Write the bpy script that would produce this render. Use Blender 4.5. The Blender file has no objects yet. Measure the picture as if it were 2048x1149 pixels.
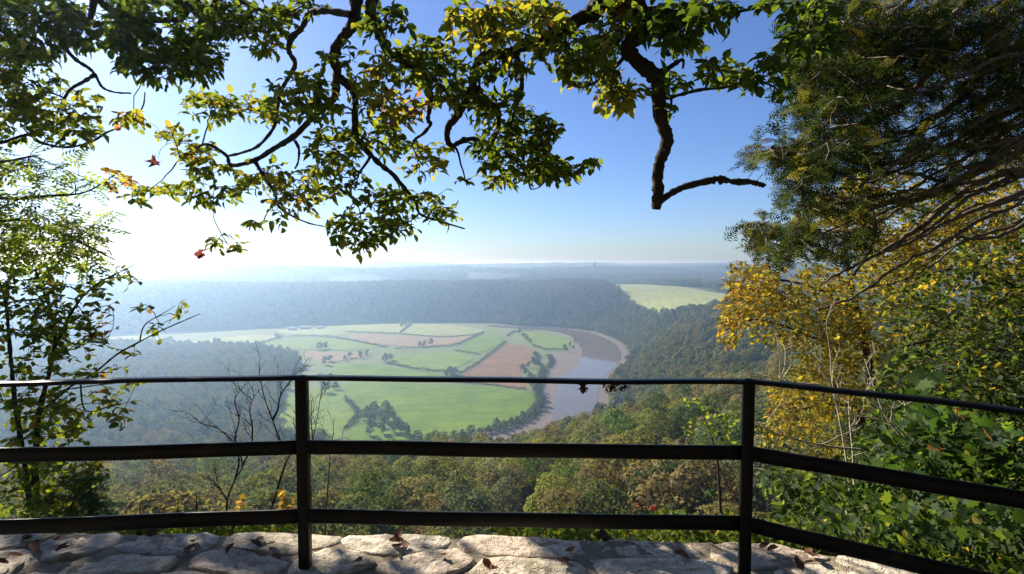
import bpy, bmesh, math, random
import numpy as np
from mathutils import Vector, Matrix

random.seed(7)
RNG = np.random.default_rng(11)
SC = bpy.context.scene
COL = SC.collection

# ------------------------------------------------------------------ camera, sky, sun, exposure
EYE = 1.19                      # eye above the wall top (z = 0)
PITCH = math.radians(2.77)
FPX = 1024.0                    # focal length in photo pixels (photo is 2048 x 1149)
SUN_EL = math.radians(29.5)
SUN_AZ = math.radians(-46.0)    # measured from +Y towards +X

cam_data = bpy.data.cameras.new('camera')
cam_data.sensor_width = 36.0
cam_data.lens = 18.0
cam_data.clip_start = 0.05
cam_data.clip_end = 60000.0
cam = bpy.data.objects.new('camera', cam_data)
cam.location = (0, 0, EYE)
cam.rotation_euler = (math.pi / 2 - PITCH, 0, 0)
COL.objects.link(cam)
SC.camera = cam

world = bpy.data.worlds.new('World')
SC.world = world
world.use_nodes = True
wn = world.node_tree.nodes
wl = world.node_tree.links
bg = wn['Background']
sky = wn.new('ShaderNodeTexSky')
sky.sky_type = 'NISHITA'
sky.sun_disc = False
sky.sun_elevation = SUN_EL
sky.sun_rotation = SUN_AZ
sky.altitude = 0
sky.air_density = 1.0
sky.dust_density = 0.45
sky.ozone_density = 2.5
tint = wn.new('ShaderNodeMix'); tint.data_type = 'RGBA'; tint.blend_type = 'MULTIPLY'
tint.inputs[0].default_value = 1.0
tint.inputs[7].default_value = (0.78, 0.94, 1.31, 1)
wl.new(sky.outputs[0], tint.inputs[6])
wl.new(tint.outputs[2], bg.inputs[0])
bg.inputs[1].default_value = 0.050

sun_d = bpy.data.lights.new('sun', 'SUN')
sun_d.energy = 5.0
sun_d.angle = math.radians(0.53)
sun_d.color = (1.0, 0.92, 0.80)
sun = bpy.data.objects.new('sun', sun_d)
to_sun = Vector((math.sin(SUN_AZ) * math.cos(SUN_EL), math.cos(SUN_AZ) * math.cos(SUN_EL), math.sin(SUN_EL)))
sun.rotation_euler = to_sun.to_track_quat('Z', 'Y').to_euler()
COL.objects.link(sun)

SC.view_settings.view_transform = 'Standard'
SC.view_settings.look = 'None'
SC.view_settings.gamma = 1.0
SC.view_settings.use_curve_mapping = False
SC.view_settings.exposure = 1.22
SC.render.engine = 'CYCLES'
SC.cycles.use_denoising = True
SC.cycles.max_bounces = 7
SC.cycles.diffuse_bounces = 3
SC.cycles.glossy_bounces = 2
SC.cycles.transmission_bounces = 3
SC.cycles.volume_bounces = 1
SC.cycles.sample_clamp_indirect = 4.0
SC.cycles.use_adaptive_sampling = True
SC.cycles.adaptive_threshold = 0.008

# ------------------------------------------------------------------ helpers
CP, SP = math.cos(PITCH), math.sin(PITCH)

def P(px, py, depth):
    """photo pixel + depth along the view axis -> world point"""
    a = (px - 1024.0) / FPX * depth
    b = (574.5 - py) / FPX * depth
    return np.array([a, depth * CP + b * SP, EYE - depth * SP + b * CP])

def on_plane(px, py, z):
    d = P(px, py, 1.0) - np.array([0, 0, EYE])
    t = (z - EYE) / d[2]
    return np.array([0, 0, EYE]) + d * t

def to_px(p):
    p = np.asarray(p, float)
    x, y, z = p[..., 0], p[..., 1], p[..., 2] - EYE
    dep = y * CP - z * SP
    b = y * SP + z * CP
    return 1024 + FPX * x / dep, 574.5 - FPX * b / dep, dep

def tag(o, label=None, cat=None, group=None, kind=None):
    if label: o['label'] = label
    if cat: o['category'] = cat
    if group: o['group'] = group
    if kind: o['kind'] = kind
    return o

def empty(name, loc, label, cat, group=None):
    o = bpy.data.objects.new(name, None)
    o.empty_display_size = 0.3
    o.location = Vector([float(v) for v in loc])
    COL.objects.link(o)
    return tag(o, label, cat, group)

def make_mesh(name, V, F, mat=None, smooth=False, tint=None):
    """V (n,3); F (m,3) or (m,4) array, or list of such arrays"""
    V = np.asarray(V, np.float32)
    Fs = F if isinstance(F, list) else [F]
    Fs = [np.asarray(f, np.int32) for f in Fs if len(f)]
    me = bpy.data.meshes.new(name)
    me.vertices.add(len(V))
    me.vertices.foreach_set('co', V.ravel())
    nl = sum(f.size for f in Fs); npoly = sum(len(f) for f in Fs)
    me.loops.add(nl); me.polygons.add(npoly)
    me.loops.foreach_set('vertex_index', np.concatenate([f.ravel() for f in Fs]))
    tot = np.concatenate([np.full(len(f), f.shape[1], np.int32) for f in Fs])
    st = np.concatenate([[0], np.cumsum(tot)[:-1]]).astype(np.int32)
    me.polygons.foreach_set('loop_start', st)
    me.polygons.foreach_set('loop_total', tot)
    if smooth:
        me.polygons.foreach_set('use_smooth', np.ones(npoly, bool))
    me.update(calc_edges=True)
    me.validate()
    if tint is not None:
        at = me.attributes.new('tint', 'FLOAT', 'POINT')
        at.data.foreach_set('value', np.asarray(tint, np.float32))
    if mat: me.materials.append(mat)
    return me

def obj(name, me, parent=None, loc=None):
    o = bpy.data.objects.new(name, me)
    if parent is not None: o.parent = parent
    if loc is not None: o.location = Vector([float(v) for v in loc])
    COL.objects.link(o)
    return o

class Geo:
    def __init__(s): s.V = []; s.T = []; s.Q = []; s.t = []; s.n = 0
    def add(s, V, F, tint=0.0):
        V = np.asarray(V, float).reshape(-1, 3); F = np.asarray(F, int)
        (s.T if F.shape[1] == 3 else s.Q).append(F + s.n)
        s.V.append(V); s.t.append(np.broadcast_to(np.asarray(tint, float), (len(V),)).copy()); s.n += len(V)
    def mesh(s, name, mat, smooth=False, origin=None):
        V = np.concatenate(s.V)
        if origin is not None: V = V - np.asarray(origin, float)
        F = []
        if s.T: F.append(np.concatenate(s.T))
        if s.Q: F.append(np.concatenate(s.Q))
        return make_mesh(name, V, F, mat, smooth, np.concatenate(s.t))

def smooth_path(pts, per=4):
    """Catmull-Rom through pts; pts (n,k)"""
    p = np.asarray(pts, float)
    if len(p) < 3: 
        t = np.linspace(0, 1, per + 1)[:, None]
        return p[0] * (1 - t) + p[1] * t
    q = np.vstack([2 * p[0] - p[1], p, 2 * p[-1] - p[-2]])
    out = []
    for i in range(1, len(q) - 2):
        a, b, c, d = q[i - 1], q[i], q[i + 1], q[i + 2]
        for k in range(per):
            t = k / per
            out.append(0.5 * (2 * b + (c - a) * t + (2 * a - 5 * b + 4 * c - d) * t * t + (3 * b - a - 3 * c + d) * t ** 3))
    out.append(p[-1])
    return np.array(out)

def tube(pts, rad, sides=6, cap=True):
    p = np.asarray(pts, float); n = len(p)
    rad = np.broadcast_to(np.asarray(rad, float), (n,))
    tg = np.gradient(p, axis=0)
    tg /= np.linalg.norm(tg, axis=1)[:, None] + 1e-9
    ref = np.array([0.31, 0.2, 0.93])
    if abs(np.mean(tg @ ref)) > 0.85: ref = np.array([0.9, -0.3, 0.2])
    u = np.cross(tg, ref); u /= np.linalg.norm(u, axis=1)[:, None] + 1e-9
    v = np.cross(tg, u)
    a = np.arange(sides) / sides * 2 * np.pi
    V = p[:, None, :] + rad[:, None, None] * (np.cos(a)[None, :, None] * u[:, None, :] + np.sin(a)[None, :, None] * v[:, None, :])
    V = V.reshape(-1, 3)
    i = np.arange(n - 1)[:, None] * sides; j = np.arange(sides)[None, :]; k = (j + 1) % sides
    Q = np.stack([i + j, i + k, i + sides + k, i + sides + j], -1).reshape(-1, 4)
    return V, Q

def sweep(path, prof, closed_caps=True):
    """rectangular-ish profile (lateral, vertical) swept along a horizontal path"""
    p = np.asarray(path, float); prof = np.asarray(prof, float)
    tg = np.gradient(p, axis=0); tg[:, 2] = 0
    tg /= np.linalg.norm(tg, axis=1)[:, None]
    lat = np.stack([tg[:, 1], -tg[:, 0], 0 * tg[:, 0]], 1)
    m = len(prof); n = len(p)
    V = p[:, None, :] + lat[:, None, :] * prof[None, :, 0, None] + np.array([0, 0, 1.0]) * prof[None, :, 1, None]
    V = V.reshape(-1, 3)
    i = np.arange(n - 1)[:, None] * m; j = np.arange(m)[None, :]; k = (j + 1) % m
    Q = np.stack([i + j, i + k, i + m + k, i + m + j], -1).reshape(-1, 4)
    T = []
    if closed_caps:
        for b in (0, (n - 1) * m):
            for q in range(1, m - 1): T.append([b, b + q, b + q + 1])
    return V, Q, np.array(T)

def sines(seed, n, wl0, wl1):
    r = np.random.default_rng(seed)
    th = r.uniform(0, 2 * np.pi, n); w = 2 * np.pi / np.exp(r.uniform(np.log(wl0), np.log(wl1), n)); ph = r.uniform(0, 2 * np.pi, n)
    kx, ky = w * np.cos(th), w * np.sin(th)
    def f(x, y):
        s = 0
        for a, b, c in zip(kx, ky, ph): s = s + np.sin(a * x + b * y + c)
        return s / math.sqrt(n)
    return f

def sstep(a, b, x):
    t = np.clip((x - a) / (b - a), 0, 1)
    return t * t * (3 - 2 * t)

def chaikin(poly, it=2):
    p = np.asarray(poly, float)
    for _ in range(it):
        q = np.roll(p, -1, 0)
        p = np.stack([0.75 * p + 0.25 * q, 0.25 * p + 0.75 * q], 1).reshape(-1, p.shape[1])
    return p

def in_poly(x, y, poly):
    x = np.asarray(x, float); y = np.asarray(y, float)
    ins = np.zeros(x.shape, bool)
    n = len(poly)
    for i in range(n):
        x0, y0 = poly[i][:2]; x1, y1 = poly[(i + 1) % n][:2]
        if y0 == y1: continue
        c = (y0 > y) != (y1 > y)
        ins ^= c & (x < (x1 - x0) * (y - y0) / (y1 - y0) + x0)
    return ins

def seg_dist(x, y, poly, closed=True):
    d = np.full(np.shape(x), 1e12)
    n = len(poly)
    for i in range(n if closed else n - 1):
        a = poly[i][:2]; b = poly[(i + 1) % n][:2]
        vx, vy = b[0] - a[0], b[1] - a[1]
        L = vx * vx + vy * vy + 1e-9
        t = np.clip(((x - a[0]) * vx + (y - a[1]) * vy) / L, 0, 1)
        d = np.minimum(d, (x - a[0] - t * vx) ** 2 + (y - a[1] - t * vy) ** 2)
    return np.sqrt(d)

# ------------------------------------------------------------------ materials
def new_mat(name):
    m = bpy.data.materials.new(name); m.use_nodes = True
    nt = m.node_tree
    for n in list(nt.nodes): nt.nodes.remove(n)
    out = nt.nodes.new('ShaderNodeOutputMaterial')
    return m, nt, out

def ramp(nt, stops, interp='LINEAR'):
    r = nt.nodes.new('ShaderNodeValToRGB')
    cr = r.color_ramp; cr.interpolation = interp
    while len(cr.elements) > 1: cr.elements.remove(cr.elements[-1])
    cr.elements[0].position = stops[0][0]; cr.elements[0].color = (*stops[0][1], 1)
    for p, c in stops[1:]:
        e = cr.elements.new(p); e.color = (*c, 1)
    return r

def noise(nt, scale, detail=4, rough=0.55, vec=None):
    n = nt.nodes.new('ShaderNodeTexNoise')
    n.inputs['Scale'].default_value = scale; n.inputs['Detail'].default_value = detail; n.inputs['Roughness'].default_value = rough
    if vec: nt.links.new(vec, n.inputs['Vector'])
    return n

def mixc(nt, fac, a, b, mode='MIX'):
    m = nt.nodes.new('ShaderNodeMix'); m.data_type = 'RGBA'; m.blend_type = mode
    for sock, v in ((m.inputs[0], fac), (m.inputs[6], a), (m.inputs[7], b)):
        if hasattr(v, 'links') or hasattr(v, 'is_linked'): nt.links.new(v, sock)
        else: sock.default_value = v if not isinstance(v, tuple) else ((*v, 1) if len(v) == 3 else v)
    return m.outputs[2]

def math_n(nt, op, a, b=0.0):
    m = nt.nodes.new('ShaderNodeMath'); m.operation = op
    for s, v in ((m.inputs[0], a), (m.inputs[1], b)):
        if hasattr(v, 'is_linked'): nt.links.new(v, s)
        else: s.default_value = v
    return m.outputs[0]

def pos_vec(nt):
    return nt.nodes.new('ShaderNodeNewGeometry').outputs['Position']

def leaf_mat(name, stops, trans=0.5, tgain=(1.9, 1.75, 0.8), rough=0.62, spec=0.2, source='tint', jitter=0.0):
    """leaf: diffuse front, light passing through, thin gloss. stops run over the leaf's own tint."""
    m, nt, out = new_mat(name)
    if source == 'tint':
        at = nt.nodes.new('ShaderNodeAttribute'); at.attribute_name = 'tint'
        fac = at.outputs['Fac']
        r = ramp(nt, stops); nt.links.new(fac, r.inputs[0]); col = r.outputs[0]
    elif source == 'random':
        oi = nt.nodes.new('ShaderNodeObjectInfo')
        r = ramp(nt, stops); nt.links.new(oi.outputs['Random'], r.inputs[0]); col = r.outputs[0]
        at = nt.nodes.new('ShaderNodeAttribute'); at.attribute_name = 'tint'
        v = math_n(nt, 'MULTIPLY_ADD', at.outputs['Fac'], 0.7); v.node.inputs[2].default_value = 0.65
        hs = nt.nodes.new('ShaderNodeHueSaturation'); nt.links.new(v, hs.inputs['Value']); nt.links.new(col, hs.inputs['Color']); col = hs.outputs[0]
    else:
        oi = nt.nodes.new('ShaderNodeObjectInfo'); col = oi.outputs['Color']
        at = nt.nodes.new('ShaderNodeAttribute'); at.attribute_name = 'tint'
        v = math_n(nt, 'MULTIPLY_ADD', at.outputs['Fac'], 0.7); v.node.inputs[2].default_value = 0.65
        hs = nt.nodes.new('ShaderNodeHueSaturation'); nt.links.new(v, hs.inputs['Value']); nt.links.new(col, hs.inputs['Color']); col = hs.outputs[0]
    d = nt.nodes.new('ShaderNodeBsdfDiffuse'); nt.links.new(col, d.inputs[0])
    t = nt.nodes.new('ShaderNodeBsdfTranslucent')
    nt.links.new(mixc(nt, 1.0, col, tgain, 'MULTIPLY'), t.inputs[0])
    mx = nt.nodes.new('ShaderNodeMixShader'); mx.inputs[0].default_value = trans
    nt.links.new(d.outputs[0], mx.inputs[1]); nt.links.new(t.outputs[0], mx.inputs[2])
    last = mx
    if spec > 0:
        g = nt.nodes.new('ShaderNodeBsdfGlossy'); g.inputs['Roughness'].default_value = rough
        m2 = nt.nodes.new('ShaderNodeMixShader'); m2.inputs[0].default_value = 0.06 * spec
        nt.links.new(mx.outputs[0], m2.inputs[1]); nt.links.new(g.outputs[0], m2.inputs[2]); last = m2
    nt.links.new(last.outputs[0], out.inputs[0])
    return m

def surf_mat(name, colfn, rough=0.85, spec=0.3, bump=None, metallic=0.0):
    m, nt, out = new_mat(name)
    b = nt.nodes.new('ShaderNodeBsdfPrincipled')
    b.inputs['Roughness'].default_value = rough
    b.inputs['Specular IOR Level'].default_value = spec
    b.inputs['Metallic'].default_value = metallic
    c = colfn(nt)
    if isinstance(c, tuple): b.inputs['Base Color'].default_value = (*c, 1)
    else: nt.links.new(c, b.inputs['Base Color'])
    if bump:
        h = bump[0](nt)
        bn = nt.nodes.new('ShaderNodeBump'); bn.inputs['Strength'].default_value = bump[1]; bn.inputs['Distance'].default_value = bump[2]
        nt.links.new(h, bn.inputs['Height']); nt.links.new(bn.outputs[0], b.inputs['Normal'])
    nt.links.new(b.outputs[0], out.inputs[0])
    return m

M = {}
M['bark'] = surf_mat('bark', lambda nt: mixc(nt, noise(nt, 14, 6, vec=pos_vec(nt)).outputs[0], (0.018, 0.015, 0.012), (0.075, 0.066, 0.052)), 0.9, 0.2,
                     (lambda nt: noise(nt, 45, 6, 0.7, pos_vec(nt)).outputs[0], 0.9, 0.01))
M['pale_bark'] = surf_mat('pale_bark', lambda nt: mixc(nt, noise(nt, 20, 4, vec=pos_vec(nt)).outputs[0], (0.22, 0.19, 0.13), (0.5, 0.45, 0.34)), 0.8, 0.2)
M['yew_bark'] = surf_mat('yew_bark', lambda nt: mixc(nt, noise(nt, 18, 6, vec=pos_vec(nt)).outputs[0], (0.06, 0.045, 0.032), (0.28, 0.23, 0.17)), 0.85, 0.2,
                         (lambda nt: noise(nt, 60, 5, 0.7, pos_vec(nt)).outputs[0], 0.8, 0.008))
M['trunk'] = surf_mat('tree_trunk', lambda nt: (0.09, 0.075, 0.055), 0.95, 0.1)

def rail_col(nt):
    p = pos_vec(nt)
    n = noise(nt, 9, 6, 0.65, p)
    r = ramp(nt, [(0.0, (0.004, 0.004, 0.004)), (0.54, (0.007, 0.0065, 0.006)), (0.64, (0.018, 0.012, 0.008)), (0.80, (0.055, 0.032, 0.019))])
    nt.links.new(n.outputs[0], r.inputs[0])
    return r.outputs[0]
M['rail'] = surf_mat('black_painted_iron', rail_col, 0.38, 0.2, (lambda nt: noise(nt, 120, 4, 0.7, pos_vec(nt)).outputs[0], 0.35, 0.002))

def stone_col(nt):
    p = pos_vec(nt)
    oi = nt.nodes.new('ShaderNodeObjectInfo')
    r0 = ramp(nt, [(0.0, (0.54, 0.45, 0.33)), (0.35, (0.63, 0.55, 0.42)), (0.6, (0.56, 0.44, 0.33)), (0.8, (0.48, 0.42, 0.33)), (1.0, (0.64, 0.54, 0.41))])
    nt.links.new(oi.outputs['Random'], r0.inputs[0])
    n1 = noise(nt, 22, 8, 0.7, p)
    r1 = ramp(nt, [(0.3, (0.45, 0.42, 0.38)), (0.5, (1, 1, 1)), (0.75, (1.15, 1.13, 1.1))]); nt.links.new(n1.outputs[0], r1.inputs[0])
    c = mixc(nt, 1.0, r0.outputs[0], r1.outputs[0], 'MULTIPLY')
    n2 = noise(nt, 7, 5, 0.65, p)
    r2 = ramp(nt, [(0.50, (0, 0, 0)), (0.64, (1, 1, 1))]); nt.links.new(n2.outputs[0], r2.inputs[0])
    c = mixc(nt, math_n(nt, 'MULTIPLY', r2.outputs[0], 0.62), c, (0.22, 0.18, 0.10))      # moss and lichen stains
    n3 = noise(nt, 70, 3, 0.5, p)
    r3 = ramp(nt, [(0.66, (0, 0, 0)), (0.72, (1, 1, 1))]); nt.links.new(n3.outputs[0], r3.inputs[0])
    return mixc(nt, math_n(nt, 'MULTIPLY', r3.outputs[0], 0.6), c, (0.10, 0.085, 0.07))
def stone_h(nt):
    p = pos_vec(nt)
    a = noise(nt, 17, 8, 0.62, p); v = nt.nodes.new('ShaderNodeTexVoronoi'); v.feature = 'DISTANCE_TO_EDGE'; v.inputs['Scale'].default_value = 11
    nw = noise(nt, 8, 4, 0.6, p); 
    nt.links.new(mixc(nt, 0.25, p, nw.outputs[1]), v.inputs['Vector'])
    rr = ramp(nt, [(0.0, (0, 0, 0)), (0.05, (1, 1, 1))]); nt.links.new(v.outputs[0], rr.inputs[0])
    return math_n(nt, 'ADD', a.outputs[0], math_n(nt, 'MULTIPLY', rr.outputs[0], 0.25))
M['stone'] = surf_mat('limestone', stone_col, 0.9, 0.2, (stone_h, 0.8, 0.02))
M['mortar'] = surf_mat('old_mortar', lambda nt: mixc(nt, noise(nt, 30, 6, 0.7, pos_vec(nt)).outputs[0], (0.16, 0.125, 0.08), (0.48, 0.40, 0.29)), 0.95, 0.1,
                       (lambda nt: noise(nt, 55, 8, 0.75, pos_vec(nt)).outputs[0], 1.0, 0.02))

def ground_col(nt):
    p = pos_vec(nt)
    n = noise(nt, 0.004, 5, 0.55, p)
    r = ramp(nt, [(0.0, (0.035, 0.045, 0.02)), (0.48, (0.04, 0.05, 0.022)), (0.53, (0.06, 0.08, 0.028)), (0.62, (0.085, 0.095, 0.04)), (0.7, (0.065, 0.08, 0.03)), (1, (0.08, 0.09, 0.04))])
    nt.links.new(n.outputs[0], r.inputs[0])
    n2 = noise(nt, 0.6, 4, 0.6, p)
    return mixc(nt, math_n(nt, 'MULTIPLY', n2.outputs[0], 0.5), r.outputs[0], (0.05, 0.045, 0.03))
M['ground'] = surf_mat('hill_ground', ground_col, 0.95, 0.1)
M['meadow'] = surf_mat('meadow_floor', lambda nt: mixc(nt, noise(nt, 0.02, 5, 0.6, pos_vec(nt)).outputs[0], (0.07, 0.10, 0.035), (0.17, 0.19, 0.085)), 0.95, 0.1)

def field_mat(name, a, b, stripe=(0.9, 0.2), scale=0.02, ang=0.5):
    def col(nt):
        p = pos_vec(nt)
        n = noise(nt, scale, 6, 0.6, p)
        rm = ramp(nt, [(0.30, (0, 0, 0)), (0.70, (1, 1, 1))]); nt.links.new(n.outputs[0], rm.inputs[0])
        c = mixc(nt, rm.outputs[0], a, b)
        nf = noise(nt, 0.16, 5, 0.65, p)
        rf = ramp(nt, [(0.25, (0.72, 0.74, 0.70)), (0.5, (1, 1, 1)), (0.8, (1.22, 1.16, 1.05))]); nt.links.new(nf.outputs[0], rf.inputs[0])
        c = mixc(nt, 1.0, c, rf.outputs[0], 'MULTIPLY')
        w = nt.nodes.new('ShaderNodeTexWave'); w.inputs['Scale'].default_value = 0.012; w.inputs['Distortion'].default_value = 2.5; w.inputs['Detail'].default_value = 2
        mp = nt.nodes.new('ShaderNodeMapping'); mp.inputs['Rotation'].default_value = (0, 0, ang)
        nt.links.new(p, mp.inputs[0]); nt.links.new(mp.outputs[0], w.inputs[0])
        return mixc(nt, math_n(nt, 'MULTIPLY', w.outputs[1], stripe[1]), c, tuple(stripe[0] * v * 0.6 for v in a))
    return surf_mat(name, col, 0.95, 0.1)
M['grass_a'] = field_mat('grazed_grass', (0.085, 0.145, 0.014), (0.16, 0.215, 0.03), ang=0.6)
M['grass_b'] = field_mat('fresh_grass', (0.062, 0.125, 0.008), (0.14, 0.205, 0.018), ang=1.4)
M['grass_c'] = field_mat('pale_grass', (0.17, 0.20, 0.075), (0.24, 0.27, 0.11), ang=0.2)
M['soil'] = field_mat('ploughed_soil', (0.125, 0.070, 0.034), (0.195, 0.118, 0.062), (1.0, 0.15), ang=0.9)
M['stubble'] = field_mat('stubble', (0.17, 0.12, 0.075), (0.225, 0.17, 0.105), (1.0, 0.15), ang=0.1)
M['mud'] = surf_mat('tidal_mud', lambda nt: mixc(nt, noise(nt, 0.05, 6, 0.65, pos_vec(nt)).outputs[0], (0.075, 0.06, 0.048), (0.19, 0.155, 0.125)), 0.6, 0.3)

def river_mat():
    m, nt, out = new_mat('muddy_river_water')
    b = nt.nodes.new('ShaderNodeBsdfPrincipled')
    n0 = noise(nt, 0.01, 4, 0.5, pos_vec(nt))
    nt.links.new(mixc(nt, n0.outputs[0], (0.085, 0.062, 0.045), (0.13, 0.097, 0.07)), b.inputs['Base Color'])
    b.inputs['Roughness'].default_value = 0.05; b.inputs['IOR'].default_value = 1.45
    n = noise(nt, 0.35, 3, 0.5, pos_vec(nt)); bn = nt.nodes.new('ShaderNodeBump'); bn.inputs['Strength'].default_value = 0.03; bn.inputs['Distance'].default_value = 0.3
    nt.links.new(n.outputs[0], bn.inputs['Height']); nt.links.new(bn.outputs[0], b.inputs['Normal'])
    nt.links.new(b.outputs[0], out.inputs[0])
    return m
M['river'] = river_mat()
M['dirt'] = surf_mat('trodden_earth', lambda nt: mixc(nt, noise(nt, 6, 7, 0.65, pos_vec(nt)).outputs[0], (0.10, 0.08, 0.06), (0.22, 0.18, 0.14)), 0.95, 0.1, (lambda nt: noise(nt, 25, 6, 0.7, pos_vec(nt)).outputs[0], 0.6, 0.02))
M['white_wall'] = surf_mat('whitewash', lambda nt: (0.75, 0.73, 0.68), 0.8, 0.2)
M['slate'] = surf_mat('slate_roof', lambda nt: (0.16, 0.15, 0.16), 0.7, 0.3)

# leaves (albedo of the leaf itself along its tint)
M['beech'] = leaf_mat('beech_leaf', [(0.0, (0.022, 0.042, 0.008)), (0.3, (0.050, 0.074, 0.013)), (0.55, (0.096, 0.120, 0.019)), (0.74, (0.155, 0.148, 0.028)), (0.87, (0.19, 0.145, 0.028)), (0.95, (0.15, 0.075, 0.03)), (1.0, (0.14, 0.06, 0.045))], 0.58, (3.1, 2.8, 1.0))
M['ash'] = leaf_mat('ash_leaf', [(0.0, (0.05, 0.09, 0.016)), (0.5, (0.09, 0.13, 0.022)), (1.0, (0.15, 0.16, 0.03))], 0.6, (2.8, 2.6, 1.0))
M['hazel'] = leaf_mat('hazel_leaf', [(0.0, (0.03, 0.055, 0.012)), (0.4, (0.065, 0.095, 0.015)), (0.72, (0.12, 0.13, 0.02)), (0.88, (0.15, 0.09, 0.02)), (1.0, (0.11, 0.05, 0.02))], 0.58, (2.8, 2.5, 1.0))
M['gold'] = leaf_mat('golden_leaf', [(0.0, (0.06, 0.08, 0.014)), (0.3, (0.14, 0.145, 0.02)), (0.65, (0.26, 0.21, 0.025)), (0.9, (0.25, 0.15, 0.02)), (1.0, (0.17, 0.075, 0.018))], 0.5, (2.4, 2.2, 1.0))
M['green'] = leaf_mat('green_leaf', [(0.0, (0.016, 0.034, 0.010)), (0.4, (0.034, 0.062, 0.015)), (0.65, (0.07, 0.105, 0.02)), (0.85, (0.14, 0.14, 0.024)), (1.0, (0.20, 0.15, 0.025))], 0.52, (2.9, 2.6, 1.0))
M['maple'] = leaf_mat('sycamore_leaf', [(0.0, (0.018, 0.042, 0.012)), (0.5, (0.036, 0.078, 0.018)), (0.88, (0.085, 0.135, 0.028)), (0.95, (0.20, 0.17, 0.03)), (1.0, (0.22, 0.10, 0.02))], 0.5, (2.5, 2.3, 1.0), spec=0.2)
M['yew'] = leaf_mat('yew_needle', [(0.0, (0.014, 0.028, 0.011)), (0.5, (0.03, 0.05, 0.016)), (0.8, (0.07, 0.085, 0.022)), (1.0, (0.16, 0.145, 0.03))], 0.4, (2.2, 2.0, 0.9), spec=0.0)
M['conifer'] = leaf_mat('conifer_needle', [(0.0, (0.015, 0.035, 0.014)), (1.0, (0.04, 0.075, 0.022))], 0.2, spec=0.2)
M['under'] = leaf_mat('undergrowth_leaf', [(0.0, (0.03, 0.06, 0.012)), (0.6, (0.08, 0.12, 0.02)), (1.0, (0.20, 0.18, 0.035))], 0.45)
M['dry'] = leaf_mat('dry_leaf', [(0.0, (0.055, 0.026, 0.016)), (0.5, (0.12, 0.055, 0.03)), (1.0, (0.20, 0.10, 0.05))], 0.2, (1.3, 0.9, 0.6), spec=0.3)
M['red'] = leaf_mat('red_leaf', [(0.0, (0.28, 0.05, 0.03)), (1.0, (0.33, 0.13, 0.09))], 0.4, (1.3, 1.1, 1.0), spec=0.2)
M['crown'] = leaf_mat('woodland_crown', [(0, (0.06, 0.07, 0.02))], 0.30, (1.7, 1.6, 0.9), spec=0.0, source='color')
FOREST_STOPS = [(0.0, (0.068, 0.088, 0.036)), (0.25, (0.10, 0.12, 0.042)), (0.45, (0.135, 0.14, 0.048)), (0.6, (0.155, 0.135, 0.052)), (0.72, (0.14, 0.112, 0.054)), (0.85, (0.095, 0.125, 0.048)), (1.0, (0.05, 0.075, 0.038))]
M['forest'] = leaf_mat('forest_crown', FOREST_STOPS, 0.36, (1.7, 1.6, 0.9), spec=0.0, source='random')
M['hedge'] = leaf_mat('hedge_leaf', [(0.0, (0.025, 0.045, 0.018)), (1.0, (0.06, 0.075, 0.025))], 0.25, spec=0.0)

# ------------------------------------------------------------------ terrain
FZ = EYE - 200.0          # valley floor
PLAT = EYE - 86.0         # plateau across the river
def floor_pts(pxs): return np.array([on_plane(x, y, FZ)[:2] for x, y in pxs])
F_PX = [(-700, 700), (-200, 690), (100, 680), (250, 668), (420, 660), (540, 655), (640, 650), (760, 646), (880, 645), (980, 647), (1034, 652), (1094, 654), (1146, 658), (1183, 663),
        (1218, 674), (1245, 687), (1262, 706), (1264, 727), (1250, 746), (1232, 762), (1222, 780), (1218, 800), (1225, 830), (1240, 860), (1200, 900), (1100, 930), (950, 945), (700, 950), (400, 950), (-200, 950), (-900, 930)]
FLOOR = floor_pts(F_PX)
u1 = sines(3, 9, 900, 3500); u2 = sines(5, 9, 250, 700); u3 = sines(8, 10, 20, 70)
NEAR_Y = np.array([0, 2.2, 3.2, 5, 9, 20, 45, 130, 200, 300, 420, 540, 590, 1e5])
NEAR_Z = np.array([-0.62, -0.62, -1.6, -4.2, -9, -23, -46, -72, -93, -128, -168, -195, -198.8, -198.8])

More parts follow.
